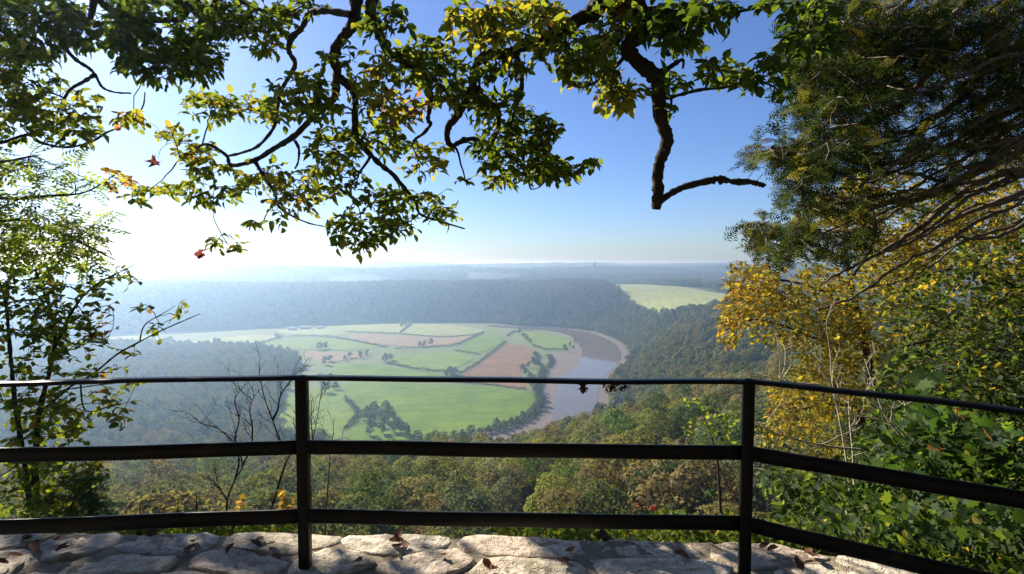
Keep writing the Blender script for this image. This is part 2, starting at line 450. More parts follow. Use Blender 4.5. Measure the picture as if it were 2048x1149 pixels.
RIDGES = [(-1500, 2950, 620, 260, 40), (-500, 3500, 500, 250, 26), (500, 3700, 800, 260, 30), (1800, 4000, 700, 300, 28), (-3200, 4300, 1100, 350, 46), (-1200, 5200, 1000, 350, 40),
          (1000, 5600, 1200, 380, 42), (3600, 6200, 1300, 400, 44), (-4800, 7500, 1800, 500, 40), (-600, 8200, 1700, 500, 42), (5200, 9500, 2200, 600, 45), (2200, 9000, 1500, 500, 36)]
def height(x, y):
    x = np.asarray(x, float); y = np.asarray(y, float)
    r = np.hypot(x, y); ang = np.arctan2(x, np.maximum(y, 1e-6))
    # the hill we stand on
    yy = np.maximum(y, 0) + 0.15 * np.maximum(r - y, 0)
    hn = np.interp(yy, NEAR_Y, NEAR_Z)
    hn = hn + np.where(x < 0, 0.04 * x, 0.30 * np.minimum(x, 330)) * sstep(25, 130, r)
    bank = sstep(math.radians(14), math.radians(40), ang) * (1 - sstep(8, 55, r))
    hn = hn * (1 - 0.9 * bank) - 0.1 * bank
    hn = hn + u3(x, y) * 1.2 * sstep(15, 60, r)
    hn = np.minimum(hn, EYE - 24 + 23.5 * (1 - sstep(30, 90, r)))
    # across the river
    d = np.where(in_poly(x, y, FLOOR), 0.0, seg_dist(x, y, FLOOR))
    rise = 1 - np.exp(-(d / 105.0) ** 1.35)
    top = PLAT + u1(x, y) * (7 * sstep(900, 2600, r) + 13 * sstep(3000, 9000, r)) + 3.0 * u2(x, y) + 9 * np.exp(-((x + 320) / 260) ** 2 - ((y - 1850) / 260) ** 2) + 18 * sstep(2600, 5500, r) + 20 * sstep(4500, 10500, r)
    top = top - 20 * np.exp(-((r - 2500) / 330.0) ** 2) * (np.abs(ang) < 2)
    for cx, cy, sx, sy, hh in RIDGES: top = top + hh * np.exp(-((x - cx) / sx) ** 2 - ((y - cy) / sy) ** 2)
    hf = FZ + (top - FZ) * rise + u2(x, y) * 5 * rise * (1 - rise) * 3
    w = sstep(480, 760, y + 0.25 * np.abs(x))
    h = hn * (1 - w) + hf * w
    h = FZ + (h - FZ) * sstep(0, 45, d)
    return np.where(d <= 0, FZ, h)

def build_ground():
    na, nr = 300, 430
    ang = np.radians(np.linspace(-64, 64, na))
    rr = np.exp(np.linspace(math.log(1.75), math.log(17000), nr))
    A, R = np.meshgrid(ang, rr)
    X, Y = R * np.sin(A), R * np.cos(A)
    Z = height(X, Y)
    V = np.stack([X, Y, Z], -1).reshape(-1, 3)
    i = np.arange(nr - 1)[:, None] * na; j = np.arange(na - 1)[None, :]
    Q = np.stack([i + j, i + j + 1, i + na + j + 1, i + na + j], -1).reshape(-1, 4)
    me = make_mesh('terrain', V, Q, M['ground'], True)
    me.materials.append(M['meadow'])
    c = V[Q].mean(1)
    idx = (in_poly(c[:, 0], c[:, 1], FLOOR)).astype(np.int32)
    me.polygons.foreach_set('material_index', idx)
    tag(obj('terrain', me), 'wooded hills, valley floor and plateau falling away below the viewpoint', kind='structure')
build_ground()

g = Geo()
g.add([(-120, -120, -0.62), (120, -120, -0.62), (120, 1.2, -0.62), (-120, 1.2, -0.62)], [(0, 1, 2, 3)])
tag(obj('ground', g.mesh('ground', M['dirt'])), 'trodden earth of the viewpoint terrace behind the wall', kind='structure')

def flat(name, pxs, z, mat, label, smooth_it=1, world_pts=None):
    p = floor_pts(pxs) if world_pts is None else np.asarray(world_pts)
    p = chaikin(p, smooth_it) if smooth_it else p
    me = bpy.data.meshes.new(name)
    me.from_pydata([(a, b, z) for a, b in p], [], [list(range(len(p)))])
    me.update()
    if me.polygons[0].normal.z < 0: me.flip_normals()
    me.materials.append(mat)
    o = obj(name, me)
    return tag(o, label, kind='structure')

MUD_OUT = [(975, 648), (1034, 652.5), (1094, 654), (1146, 658), (1183, 663.5), (1218, 674), (1244, 687), (1260, 706), (1262, 726), (1248, 744), (1230, 760), (1220, 778), (1216, 800), (1223, 830), (1236, 860), (1200, 900), (1100, 925), (950, 938), (700, 941), (400, 942), (-300, 942)]
MUD_IN = [(-300, 934), (100, 933), (400, 932), (600, 920), (700, 900), (760, 894), (850, 886), (920, 874), (985, 862), (1040, 848), (1066, 828), (1078, 800), (1082, 775), (1090, 755), (1098, 735), (1092, 715), (1110, 705), (1145, 703), (1152, 690), (1140, 676), (1110, 667), (1060, 661), (1020, 657.5), (975, 655)]
flat('mud_bank', MUD_OUT + MUD_IN, FZ + 0.25, M['mud'], 'brown tidal mud along both banks of the river bend', 1)
R_OUT = [(975, 650), (1034, 654), (1094, 655.5), (1146, 660), (1181, 666), (1212, 677), (1233, 690), (1243, 707), (1241, 724), (1224, 740), (1208, 754), (1199, 772), (1195, 800), (1200, 830), (1205, 860), (1170, 895), (1080, 920), (950, 934), (700, 939), (400, 940), (-300, 940)]
R_IN = [(-300, 936), (100, 935), (400, 934), (600, 928), (720, 914), (800, 908), (900, 900), (985, 888), (1050, 874), (1090, 857), (1104, 838), (1108, 812), (1110, 790), (1118, 768), (1134, 748), (1153, 735), (1163, 718), (1164, 700), (1152, 680), (1132, 668), (1090, 661), (1034, 657.5), (975, 654)]
flat('river', R_OUT + R_IN, FZ + 0.5, M['river'], 'brown river bending round the meadows, bright where it mirrors the sky', 1)

FIELDS = [
 ([(690, 763), (800, 768), (900, 771), (1000, 776), (1056, 784), (1071, 794), (1068, 806), (1054, 826), (1018, 845), (958, 862), (900, 873), (850, 879), (760, 884), (690, 884), (690, 860), (720, 830), (700, 800)], 'grass_b', 'large bright green field nearest the railing beside the river'),
 ([(560, 884), (545, 850), (560, 800), (640, 772), (688, 764), (696, 800), (714, 828), (684, 862), (684, 884)], 'grass_a', 'green field behind the left post with tree shadows across it'),
 ([(1014, 686), (1045, 690), (1069, 701), (1067, 718), (1046, 736), (1039, 750), (1048, 764), (1053, 780), (1017, 774), (954, 768), (902, 763), (933, 744), (965, 723)], 'soil', 'brown ploughed field in the middle of the river bend'),
 ([(1034, 664), (1066, 664), (1108, 670), (1135, 680), (1144, 689), (1132, 698), (1094, 698), (1068, 690), (1048, 677)], 'grass_a', 'oval green field closest to the river bend'),
 ([(968, 667), (1012, 674), (1010, 683), (965, 708), (908, 700)], 'grass_b', 'green field between two slanting hedges above the ploughed field'),
 ([(895, 704), (958, 712), (905, 743), (840, 738), (785, 731), (778, 720), (822, 708)], 'grass_a', 'light green field left of the ploughed field'),
 ([(664, 734), (690, 728), (768, 732), (896, 751), (890, 759), (720, 757), (664, 754)], 'grass_b', 'narrow green field just above the top rail'),
 ([(696, 667), (757, 670), (900, 677), (955, 671), (900, 692), (830, 695), (762, 690), (705, 680)], 'stubble', 'pale brown stubble field in the middle of the meadows'),
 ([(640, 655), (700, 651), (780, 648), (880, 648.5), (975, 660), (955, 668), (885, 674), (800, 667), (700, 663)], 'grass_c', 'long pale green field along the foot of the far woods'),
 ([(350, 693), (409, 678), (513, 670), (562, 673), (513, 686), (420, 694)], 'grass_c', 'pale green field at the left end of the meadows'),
 ([(516, 690), (570, 678), (650, 675), (736, 685), (764, 696), (700, 702), (600, 699), (545, 697)], 'grass_a', 'green field left of the stubble field'),
 ([(604, 704), (690, 706), (756, 707), (705, 718), (650, 728), (612, 716)], 'stubble', 'small dun field above the left post'),
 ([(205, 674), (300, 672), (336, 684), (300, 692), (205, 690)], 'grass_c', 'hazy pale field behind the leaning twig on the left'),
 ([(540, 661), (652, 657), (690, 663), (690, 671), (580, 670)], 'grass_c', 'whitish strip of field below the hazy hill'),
]
for pxs, m, lab in FIELDS:
    flat('field', pxs, FZ + 0.8, M[m], lab, 1)

def plateau_field(pxs, mat, label):
    pts = []
    for x, y in pxs:                       # march the ray to the terrain
        d = P(x, y, 1.0) - np.array([0, 0, EYE])
        t = np.linspace(900, 6000, 3000)
        q = d[None, :] * t[:, None] + np.array([0, 0, EYE])
        hit = np.argmax(q[:, 2] < PLAT + 1)
        pts.append(q[hit, :2])
    poly = chaikin(np.array(pts), 1)
    x0, y0 = poly.min(0); x1, y1 = poly.max(0)
    n = 60
    X, Y = np.meshgrid(np.linspace(x0, x1, n), np.linspace(y0, y1, n))
    Z = height(X, Y) + 1.5
    V = np.stack([X, Y, Z], -1).reshape(-1, 3)
    i = np.arange(n - 1)[:, None] * n; j = np.arange(n - 1)[None, :]
    Q = np.stack([i + j, i + j + 1, i + n + j + 1, i + n + j], -1).reshape(-1, 4)
    c = V[Q].mean(1)
    Q = Q[in_poly(c[:, 0], c[:, 1], poly)]
    tag(obj('field', make_mesh('field', V, Q, mat, True)), label, kind='structure')
    return poly
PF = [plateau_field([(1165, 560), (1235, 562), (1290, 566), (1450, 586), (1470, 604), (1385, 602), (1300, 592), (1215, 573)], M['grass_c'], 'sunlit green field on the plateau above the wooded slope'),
      plateau_field([(1385, 566), (1480, 570), (1480, 580), (1430, 578)], M['grass_a'], 'small green field beyond the sunlit plateau field')]

# ------------------------------------------------------------------ woodland crowns
def crown_mesh(name, mat, R, H, nq, qs, nlobe, seed, lobe=(0.36, 0.52)):
    r = np.random.default_rng(seed)
    th = r.uniform(0, 2 * np.pi, nlobe); cz = np.linspace(-0.5, 0.95, nlobe) + r.uniform(-.1, .1, nlobe)
    rad = np.sqrt(np.clip(1 - cz ** 2, 0.02, 1)) * r.uniform(0.40, 0.88, nlobe)
    C = np.stack([rad * np.cos(th) * R, rad * np.sin(th) * R, cz * H * 0.62], 1)
    lr = r.uniform(*lobe, nlobe) * R * r.choice([.68, .85, 1.0], nlobe)
    k = r.integers(0, nlobe, nq * 2)
    d = r.normal(size=(nq * 2, 3)); d[:, 2] += 0.35
    d /= np.linalg.norm(d, axis=1)[:, None]
    p = C[k] + d * (lr[k] * r.uniform(0.8, 1.08, nq * 2))[:, None] * np.array([1, 1, 0.85])
    dist = np.linalg.norm((p[:, None, :] - C[None]) / lr[None, :, None], axis=2)
    keep = dist.min(1) > 0.72
    p, d = p[keep][:nq], d[keep][:nq]
    n = len(p)
    nn = d + r.normal(size=(n, 3)) * 0.34; nn /= np.linalg.norm(nn, axis=1)[:, None]
    a = np.cross(nn, r.normal(size=(n, 3))); a /= np.linalg.norm(a, axis=1)[:, None]
    b = np.cross(nn, a)
    s = qs * r.uniform(0.6, 1.35, n)[:, None]
    asp = r.uniform(0.5, 1.0, n)[:, None]
    V = np.stack([p - a * s, p + b * s * asp + nn * s * 0.15, p + a * s, p - b * s * asp], 1).reshape(-1, 3)
    Q = np.arange(4 * n).reshape(-1, 4)
    tn = np.repeat(np.clip(r.normal(0.5, 0.22, n), 0, 1), 4)
    V[:, 2] += H * 0.55
    return make_mesh(name, V, Q, mat, False, tn)

def trunk_mesh(name, h, r0, seed, limbs=3):
    g = Geo(); r = np.random.default_rng(seed)
    p = smooth_path([(0, 0, -1.5), (r.uniform(-.2, .2), r.uniform(-.2, .2), h * .4), (r.uniform(-.5, .5), r.uniform(-.5, .5), h)], 3)
    g.add(*tube(p, np.linspace(r0, r0 * .45, len(p)), 6))
    for k in range(limbs):
        a = k * 2.1 + r.uniform(0, 1); q = p[len(p) // 2]
        g.add(*tube(smooth_path([q, q + np.array([math.cos(a) * 1.6, math.sin(a) * 1.6, h * .25]), q + np.array([math.cos(a) * 2.6, math.sin(a) * 2.6, h * .55])], 2), np.linspace(r0 * .45, r0 * .15, 5), 5))
    return g.mesh(name, M['trunk'], True)

NV = 9
near_crowns = [crown_mesh('crown', M['crown'], (5.4, 6.5, 4.5)[i % 3] + .2 * (i % 2), (10, 8.5, 12.5)[i % 3], (6000, 6500, 3600)[i % 3], (0.225, .225, .21)[i % 3], (30, 38, 22)[i % 3], 100 + i) for i in range(NV)]
near_trunks = [trunk_mesh('trunk', 10.5, 0.30, 200 + i, 5) for i in range(3)]
far_crowns = [crown_mesh('forest_crown', M['forest'], 5.6, 10, 420, 0.75, 14, 300 + i) for i in range(6)]
close_crowns = [crown_mesh('forest_crown', M['forest'], 5.4, 10, 5200, 0.24, 28, 360 + i) for i in range(4)]
mid_crowns = [crown_mesh('forest_crown', M['forest'], 5.5, 10, 1500, 0.42, 22, 340 + i) for i in range(5)]
field_crowns = [crown_mesh('crown', M['crown'], 5.2, 10, 700, 0.6, 14, 400 + i) for i in range(5)]

def forest_points():
    """candidate trees over the hills, thinning with distance, nothing on fields or river"""
    out = []
    r = 62.0
    rng = np.random.default_rng(21)
    while r < 7500:
        sp = 9.6 if r < 600 else 9.0 if r < 2300 else 13.0 + (r - 2300) * 0.006
        n = int(r * math.radians(104) / sp)
        a = np.radians(np.linspace(-52, 52, n)) + rng.uniform(-.45, .45, n) * sp / r
        rad = r + rng.uniform(-.45, .45, n) * sp
        out.append(np.stack([rad * np.sin(a), rad * np.cos(a)], 1))
        r += sp * 0.92
    p = np.concatenate(out)
    return p
pts = forest_points()
inF = in_poly(pts[:, 0], pts[:, 1], FLOOR)
LEFT_WOOD = floor_pts([(-600, 712), (190, 698), (300, 694), (345, 700), (430, 698), (520, 702), (585, 716), (600, 735), (570, 760), (555, 800), (545, 850), (560, 885), (640, 890), (660, 900), (600, 915), (400, 927), (-600, 928)])
inW = in_poly(pts[:, 0], pts[:, 1], LEFT_WOOD)
ok = ~inF | inW
for poly in PF: ok &= ~in_poly(pts[:, 0], pts[:, 1], poly)
rr = np.hypot(pts[:, 0], pts[:, 1])
ok &= ~inF | (np.random.default_rng(4).uniform(size=len(pts)) < 0.95)
clear = u1(pts[:, 0] * 1.9 + 300, pts[:, 1] * 1.9) + 0.5 * u2(pts[:, 0], pts[:, 1])
dF = seg_dist(pts[:, 0], pts[:, 1], FLOOR)
ok &= ~((rr > 1500) & (dF > 300) & (clear > 0.4))          # open farmland on the plateau
pts = pts[ok]; 
z = height(pts[:, 0], pts[:, 1])
rng = np.random.default_rng(5)
sc = rng.uniform(0.62, 1.5, len(pts)) ** 1.0 * np.where(np.hypot(pts[:, 0], pts[:, 1]) > 2500, 1.25, 1.0)
# visibility: keep crowns whose top clears what stands nearer in the same direction
rr = np.hypot(pts[:, 0], pts[:, 1]); az = np.arctan2(pts[:, 0], pts[:, 1])
el_top = (z + 14 * sc - EYE) / rr
binid = np.floor((az + 1.0) / 0.006).astype(int)
order = np.argsort(rr); mx = {}
keep = np.zeros(len(pts), bool)
hwid = 5.0 / rr
for i in order:
    b = binid[i]
    m = mx.get(b, -9)
    if el_top[i] > m - 14.0 / rr[i] - 0.004: keep[i] = True
    e = (z[i] + 8 * sc[i] - EYE) / rr[i]
    if e > m: mx[b] = e
pts, z, sc, rr = pts[keep], z[keep], sc[keep], rr[keep]

# the 300 that show largest in the photo become trees of their own
qx, qy, qd = to_px(np.stack([pts[:, 0], pts[:, 1], z + 8 * sc], 1))
cand = np.where((qx > 120) & (qx < 1720) & (qy < 1100) & (rr < 420) & (qy > 700))[0]
cand = cand[np.argsort(-(sc[cand] / rr[cand]))]
sel = cand[:300]
rest = np.setdiff1d(np.arange(len(pts)), sel)
PALETTE = [('olive green', (0.130, 0.140, 0.046)), ('dark green', (0.055, 0.085, 0.032)), ('dull brown', (0.155, 0.130, 0.058)), ('yellow green', (0.155, 0.160, 0.040)),
           ('grey green', (0.12, 0.135, 0.075)), ('tawny olive', (0.175, 0.155, 0.055)), ('mid green', (0.080, 0.120, 0.034))]
def place_words(x, y):
    fence_y = [(0, 'above top rail'), (768, 'under top rail'), (905, 'under middle rail'), (1036, 'under bottom rail')]
    v = [w for t, w in fence_y if y >= t][-1]
    if x < 604: 
        h = ['far left of', 'well left of', 'left of', 'just left of'][min(3, max(0, int((x - 120) / 121)))] + ' the left post'
    elif x < 1494:
        k = int((x - 604) / 890 * 8)
        h = ['just right of left post', 'an eighth along middle bay', 'a quarter along middle bay', 'left of bay centre', 'right of bay centre', 'three quarters along middle bay', 'right end of middle bay', 'just left of right post'][k]
    else: h = 'right of the right post'
    return v, h
used_labels = {}
SIZE = ['small', 'low', 'medium', 'tall', 'big', 'broad', 'wide', 'rounded', 'bushy', 'full', 'domed', 'dense', 'spreading', 'shaggy']
for n, i in enumerate(sel):
    ci = int(rng.choice(len(PALETTE), p=[.24, .13, .19, .14, .12, .1, .08]))
    cname, ccol = PALETTE[ci]
    x, y = qx[i], qy[i]
    v, h = place_words(x, y)
    size = 'small' if sc[i] < 0.88 else 'medium' if sc[i] < 1.08 else 'large'
    far_w = 'nearest' if rr[i] < 95 else 'near' if rr[i] < 140 else 'farther' if rr[i] < 190 else 'distant'
    lab = f'{size} {far_w} {cname} tree {v}, {h}'
    for sh in ('round-topped', 'uneven-topped', 'broad-topped', 'narrow-topped', 'ragged', 'leaning'):
        if lab not in used_labels: break
        lab = f'{size} {sh} {far_w} {cname} tree {v}, {h}'
    used_labels[lab] = 1
    t = empty('woodland_tree', (pts[i, 0], pts[i, 1], z[i]), lab, 'tree', 'trees of the wooded slope below the railing')
    s = float(sc[i])
    t.scale = (s * rng.uniform(.9, 1.15), s * rng.uniform(.9, 1.15), s * rng.uniform(.9, 1.1)); t.rotation_euler = (0, 0, float(rng.uniform(0, 6.28)))
    c = obj('crown', near_crowns[n % NV], t, (0, 0, 3.0)); 
    f = rng.uniform(.95, 1.45)
    c.color = (ccol[0] * f, ccol[1] * f * rng.uniform(.92, 1.08), ccol[2] * f, 1)
    obj('trunk', near_trunks[n % 3], t)

def gn_forest(name, label, ids, crowns, lift=3.0):
    V = np.stack([pts[ids, 0], pts[ids, 1], z[ids] + lift * sc[ids]], 1)
    me = bpy.data.meshes.new(name); me.vertices.add(len(V)); me.vertices.foreach_set('co', V.astype(np.float32).ravel())
    r = np.random.default_rng(len(V))
    a = me.attributes.new('scl', 'FLOAT_VECTOR', 'POINT')
    S = sc[ids][:, None] * r.uniform(.85, 1.18, (len(V), 3)); a.data.foreach_set('vector', S.astype(np.float32).ravel())
    a = me.attributes.new('rot', 'FLOAT_VECTOR', 'POINT')
    Rr = np.stack([r.uniform(-.1, .1, len(V)), r.uniform(-.1, .1, len(V)), r.uniform(0, 6.28, len(V))], 1); a.data.foreach_set('vector', Rr.astype(np.float32).ravel())
    a = me.attributes.new('pick', 'INT', 'POINT'); a.data.foreach_set('value', r.integers(0, len(crowns), len(V)).astype(np.int32))
    me.update()
    o = obj(name, me); tag(o, label, kind='stuff')
    ng = bpy.data.node_groups.new(name, 'GeometryNodeTree')
    ng.interface.new_socket('Geometry', in_out='INPUT', socket_type='NodeSocketGeometry')
    ng.interface.new_socket('Geometry', in_out='OUTPUT', socket_type='NodeSocketGeometry')
    N = ng.nodes; L = ng.links
    gi, go = N.new('NodeGroupInput'), N.new('NodeGroupOutput')
    iop = N.new('GeometryNodeInstanceOnPoints')
    gti = N.new('GeometryNodeJoinGeometry')
    for k, cm in enumerate(crowns):
        src = bpy.data.objects.new('crown_source', cm)      # data only, never linked into the scene
        oi = N.new('GeometryNodeObjectInfo'); oi.inputs['Object'].default_value = src; oi.inputs['As Instance'].default_value = True
        L.new(oi.outputs['Geometry'], gti.inputs[0])
    def named(nm, typ):
        n = N.new('GeometryNodeInputNamedAttribute'); n.data_type = typ; n.inputs[0].default_value = nm; return n.outputs[0]
    L.new(gi.outputs[0], iop.inputs['Points']); L.new(gti.outputs[0], iop.inputs['Instance'])
    iop.inputs['Pick Instance'].default_value = True
    L.new(named('pick', 'INT'), iop.inputs['Instance Index'])
    e2r = N.new('FunctionNodeEulerToRotation'); L.new(named('rot', 'FLOAT_VECTOR'), e2r.inputs[0])
    L.new(e2r.outputs[0], iop.inputs['Rotation'])
    L.new(named('scl', 'FLOAT_VECTOR'), iop.inputs['Scale'])
    L.new(iop.outputs[0], go.inputs[0])
    md = o.modifiers.new('scatter', 'NODES'); md.node_group = ng
    return o
rest = rest[np.argsort(rr[rest])]
nearm = rest[rr[rest] < 620]; mid = rest[(rr[rest] >= 620) & (rr[rest] < 2300)]; far = rest[rr[rest] >= 2300]
inW2 = in_poly(pts[:, 0], pts[:, 1], LEFT_WOOD)
gn_forest('near_forest', 'mixed autumn woodland covering the slope between the viewpoint and the river', nearm[~inW2[nearm] & (rr[nearm] >= 190)], mid_crowns)
gn_forest('near_woodland', 'autumn trees at the foot of the cliff directly below the railing', nearm[~inW2[nearm] & (rr[nearm] < 190)], close_crowns)
lw = rest[inW2[rest]]
gn_forest('valley_forest', 'dark hazy woodland on the valley floor left of the meadows', lw, mid_crowns)
gn_forest('hillside_forest', 'steep wooded hillside across the river', mid[~inW2[mid]], far_crowns)
gn_forest('plateau_woods', 'faint woods scattered over the distant plateau', far[~inW2[far]], far_crowns)
_n = 420; _r = np.random.default_rng(15); _b = np.stack([_r.uniform(-60, 60, _n), _r.uniform(-60, -7, _n)], 1)
pts = np.vstack([pts, _b]); z = np.concatenate([z, np.full(_n, -1.5)]); sc = np.concatenate([sc, _r.uniform(.8, 1.15, _n)])
gn_forest('woodland', 'unseen woodland added behind the viewpoint terrace to block bright sky', np.arange(len(pts) - _n, len(pts)), mid_crowns)  # unseen trees added behind the camera to darken what the rails reflect
print('forest', len(sel), len(nearm), len(lw), len(mid), len(far))

# ------------------------------------------------------------------ hedges and single trees of the meadows
def hedge(pxs, w, h, label):
    w *= 1.5; h *= 1.5
    path = smooth_path(floor_pts(pxs), 4)
    seg = np.linalg.norm(np.diff(path, axis=0), axis=1); L = seg.sum()
    n = int(L * w * 1.6)
    r = np.random.default_rng(int(L * 7) + len(pxs))
    cs = np.concatenate([[0], np.cumsum(seg)])
    s = r.uniform(0, L, n)
    x = np.interp(s, cs, path[:, 0]); y = np.interp(s, cs, path[:, 1])
    hh = h * (0.75 + 0.3 * np.sin(s / 7.0 + r.uniform(0, 6)) + 0.25 * np.sin(s / 2.9)) * r.uniform(.8, 1.2, n)
    p = np.stack([x + r.normal(0, w * .3, n), y + r.normal(0, w * .3, n), FZ + .6 + r.uniform(0, 1, n) ** .6 * np.maximum(hh, .8)], 1)
    nn = r.normal(size=(n, 3)); nn[:, 2] += .6; nn /= np.linalg.norm(nn, axis=1)[:, None]
    a = np.cross(nn, r.normal(size=(n, 3))); a /= np.linalg.norm(a, axis=1)[:, None]; b = np.cross(nn, a)
    q = r.uniform(.4, .9, n)[:, None]
    V = np.stack([p - a * q, p + b * q * .8, p + a * q, p - b * q * .8], 1).reshape(-1, 3)
    o0 = V.mean(0); o0[2] = FZ
    o = obj('hedge', make_mesh('hedge', V - o0, np.arange(4 * n).reshape(-1, 4), M['hedge'], False, np.repeat(r.uniform(0, 1, n), 4)), None, o0)
    tag(o, label, 'hedge', 'hedges between the meadow fields')
HEDGES = [
 ([(901, 760), (933, 742), (965, 721), (1012, 685)], 3.5, 3.2, 'slanting hedge along the upper edge of the ploughed field'),
 ([(790, 700), (830, 697), (900, 694), (935, 682), (968, 666)], 4, 3.5, 'hedge climbing from the stubble field to the far meadow'),
 ([(772, 726), (840, 741), (905, 746)], 4, 3.5, 'hedge under the light green field left of the ploughed field'),
 ([(906, 702), (936, 707), (962, 711)], 3, 2.5, 'short hedge between the two green fields left of the ploughed field'),
 ([(565, 675), (640, 674), (700, 682), (775, 697)], 4, 3.2, 'hedge along the left edge of the stubble field'),
 ([(346, 697), (420, 696), (513, 689), (560, 676)], 4, 3, 'hedge under the pale field at the left end of the meadows'),
 ([(662, 757), (760, 761), (890, 762)], 4, 3, 'hedge hidden partly by the top rail left of the ploughed field'),
 ([(902, 765), (980, 771), (1054, 782)], 3, 2.2, 'low hedge between the ploughed field and the large green field'),
 ([(696, 665), (800, 669), (885, 676), (957, 670)], 3, 2.6, 'hedge along the far edge of the stubble field'),
 ([(1014, 674), (1030, 665), (1066, 662)], 4, 3.5, 'hedge at the far edge of the oval field'),
 ([(1066, 693), (1095, 701), (1136, 701)], 4, 3.4, 'dark hedge along the near edge of the oval field'),
 ([(800, 667), (815, 655), (822, 649)], 4, 3.0, 'short hedge running up to the foot of the far woods'),
 ([(690, 798), (716, 830), (690, 860)], 5, 3.5, 'hedge across the field right of the left post'),
 ([(1072, 724), (1085, 738), (1078, 752)], 6, 3.5, 'scrubby hedge on the river side of the ploughed field'),
 ([(1092, 742), (1082, 765), (1075, 785), (1083, 805), (1076, 822), (1064, 834), (1040, 847), (1004, 860)], 9, 3.4, 'dark scrub along the river bank beside the large green field'),
 ([(1004, 860), (960, 871), (915, 879), (870, 886), (820, 891)], 8, 3.2, 'dark scrub along the near edge of the large green field'),
 ([(1098, 712), (1104, 724), (1098, 738)], 8, 2.6, 'scrub on the mud point below the oval field'),
 ([(1070, 706), (1076, 718), (1068, 730)], 7, 3.0, 'scrub between the ploughed field and the mud point'),
]
for a in HEDGES: hedge(*a)

FT = [  # (pixel, scale, where)
 ([(1040, 668), (1047, 676), (1053, 683), (1060, 688)], 0.8, 'between the ploughed field and the oval field'),
 ([(1045, 742), (1052, 750), (1058, 736), (1066, 728), (1060, 758), (1066, 768)], 0.7, 'on the river side of the ploughed field'),
 ([(1064, 776), (1072, 784), (1078, 792), (1082, 802), (1080, 812), (1075, 820), (1068, 828), (1058, 835), (1046, 842), (1034, 848), (1022, 853), (1008, 858)], 0.6, 'along the river edge of the large green field'),
 ([(994, 862), (978, 866), (960, 870), (942, 873), (925, 876), (908, 879), (890, 882), (872, 885), (855, 887), (835, 888)], 0.6, 'at the near edge of the large green field'),
 ([(735, 832), (748, 826), (728, 842), (742, 846), (756, 838), (770, 846)], 0.72, 'in the clump within the near meadow'),
 ([(772, 822), (778, 832), (786, 842), (792, 854), (800, 866), (812, 872), (784, 866), (764, 868), (740, 872)], 0.66, 'in the row crossing the near meadow'),
 ([(660, 770), (672, 780), (640, 768), (650, 786)], 0.8, 'beside the left post in the meadow'),
 ([(805, 655), (812, 653)], 1.0, 'at the top of the short far hedge'),
 ([(900, 752), (892, 756), (910, 750), (905, 757)], 0.7, 'at the lower end of the slanting hedge'),
 ([(552, 676), (560, 680), (430, 690), (340, 688), (330, 692), (640, 700), (652, 698)], 0.9, 'on the hedges at the left of the meadows'),
 ([(780, 722), (770, 726), (700, 716), (690, 722), (735, 712), (720, 716), (840, 694), (850, 693), (862, 691), (660, 724), (650, 730)], 0.75, 'above the left half of the middle bay'),
 ([(1140, 692), (1150, 688), (1146, 700), (1130, 703)], 0.6, 'on the point beside the oval field'),
]
rng = np.random.default_rng(77)
for pp, s0, where in FT:
    ordinals = ['first', 'second', 'third', 'fourth', 'fifth', 'sixth', 'seventh', 'eighth', 'ninth', 'tenth', 'eleventh', 'twelfth', 'thirteenth']
    for k, (x, y) in enumerate(sorted(pp)):
        q = on_plane(x, y, FZ)
        lab = f'dark field tree {where}, {ordinals[k]} from the left' if len(pp) > 1 else f'dark field tree {where}'
        t = empty('field_tree', (q[0], q[1], FZ + .2), lab, 'tree', 'trees standing among the meadow fields')
        s = s0 * 1.45 * rng.uniform(.8, 1.25); t.scale = (s, s, s * rng.uniform(.8, 1.05)); t.rotation_euler = (0, 0, float(rng.uniform(0, 6.28)))
        c = obj('crown', field_crowns[int(rng.integers(0, 5))], t, (0, 0, 1.6)); cc = PALETTE[int(rng.choice([1, 6, 0, 4]))][1]
        c.color = (*[v * .8 for v in cc], 1)
        obj('trunk', near_trunks[k % 3], t)

# ------------------------------------------------------------------ far buildings
def house(px, py, w, d, h, rot, label, on_floor=False, tower=False):
    if on_floor: q = on_plane(px, py, FZ); zz = FZ
    else:
        q = on_plane(px, py, PLAT); q = q * min(1.0, 4200 / max(q[1], 1)); zz = float(height(q[0], q[1]))
    t = empty('tower' if tower else 'farm_building', (q[0], q[1], zz), label, 'tower' if tower else 'building', None if tower else 'pale farm buildings in the distance')
    t.rotation_euler = (0, 0, rot)
    a, b = w / 2, d / 2
    g = Geo(); g.add([(-a, -b, -1), (a, -b, -1), (a, b, -1), (-a, b, -1), (-a, -b, h), (a, -b, h), (a, b, h), (-a, b, h)], [(0, 1, 5, 4), (1, 2, 6, 5), (2, 3, 7, 6), (3, 0, 4, 7)])
    if not tower:
        g.add([(-a, -b, h), (-a, b, h), (-a, 0, h + b * .8), (a, -b, h), (a, b, h), (a, 0, h + b * .8)], [(0, 2, 1), (3, 4, 5)])
    obj('wall', g.mesh('wall', M['slate'] if tower else M['white_wall']), t)
    g = Geo()
    if tower:
        g.add([(-a, -b, h), (a, -b, h), (a, b, h), (-a, b, h), (0, 0, h + w)], [(0, 1, 4), (1, 2, 4), (2, 3, 4), (3, 0, 4)])
    else:
        g.add([(-a - .4, -b - .5, h - .3), (a + .4, -b - .5, h - .3), (a + .4, 0, h + b * .8 + .15), (-a - .4, 0, h + b * .8 + .15), (-a - .4, b + .5, h - .3), (a + .4, b + .5, h - .3)], [(0, 1, 2, 3), (3, 2, 5, 4)])
    obj('roof', g.mesh('roof', M['slate']), t)
house(1206, 561, 26, 12, 8, .3, 'white farmhouse at the left end of the sunlit plateau field')
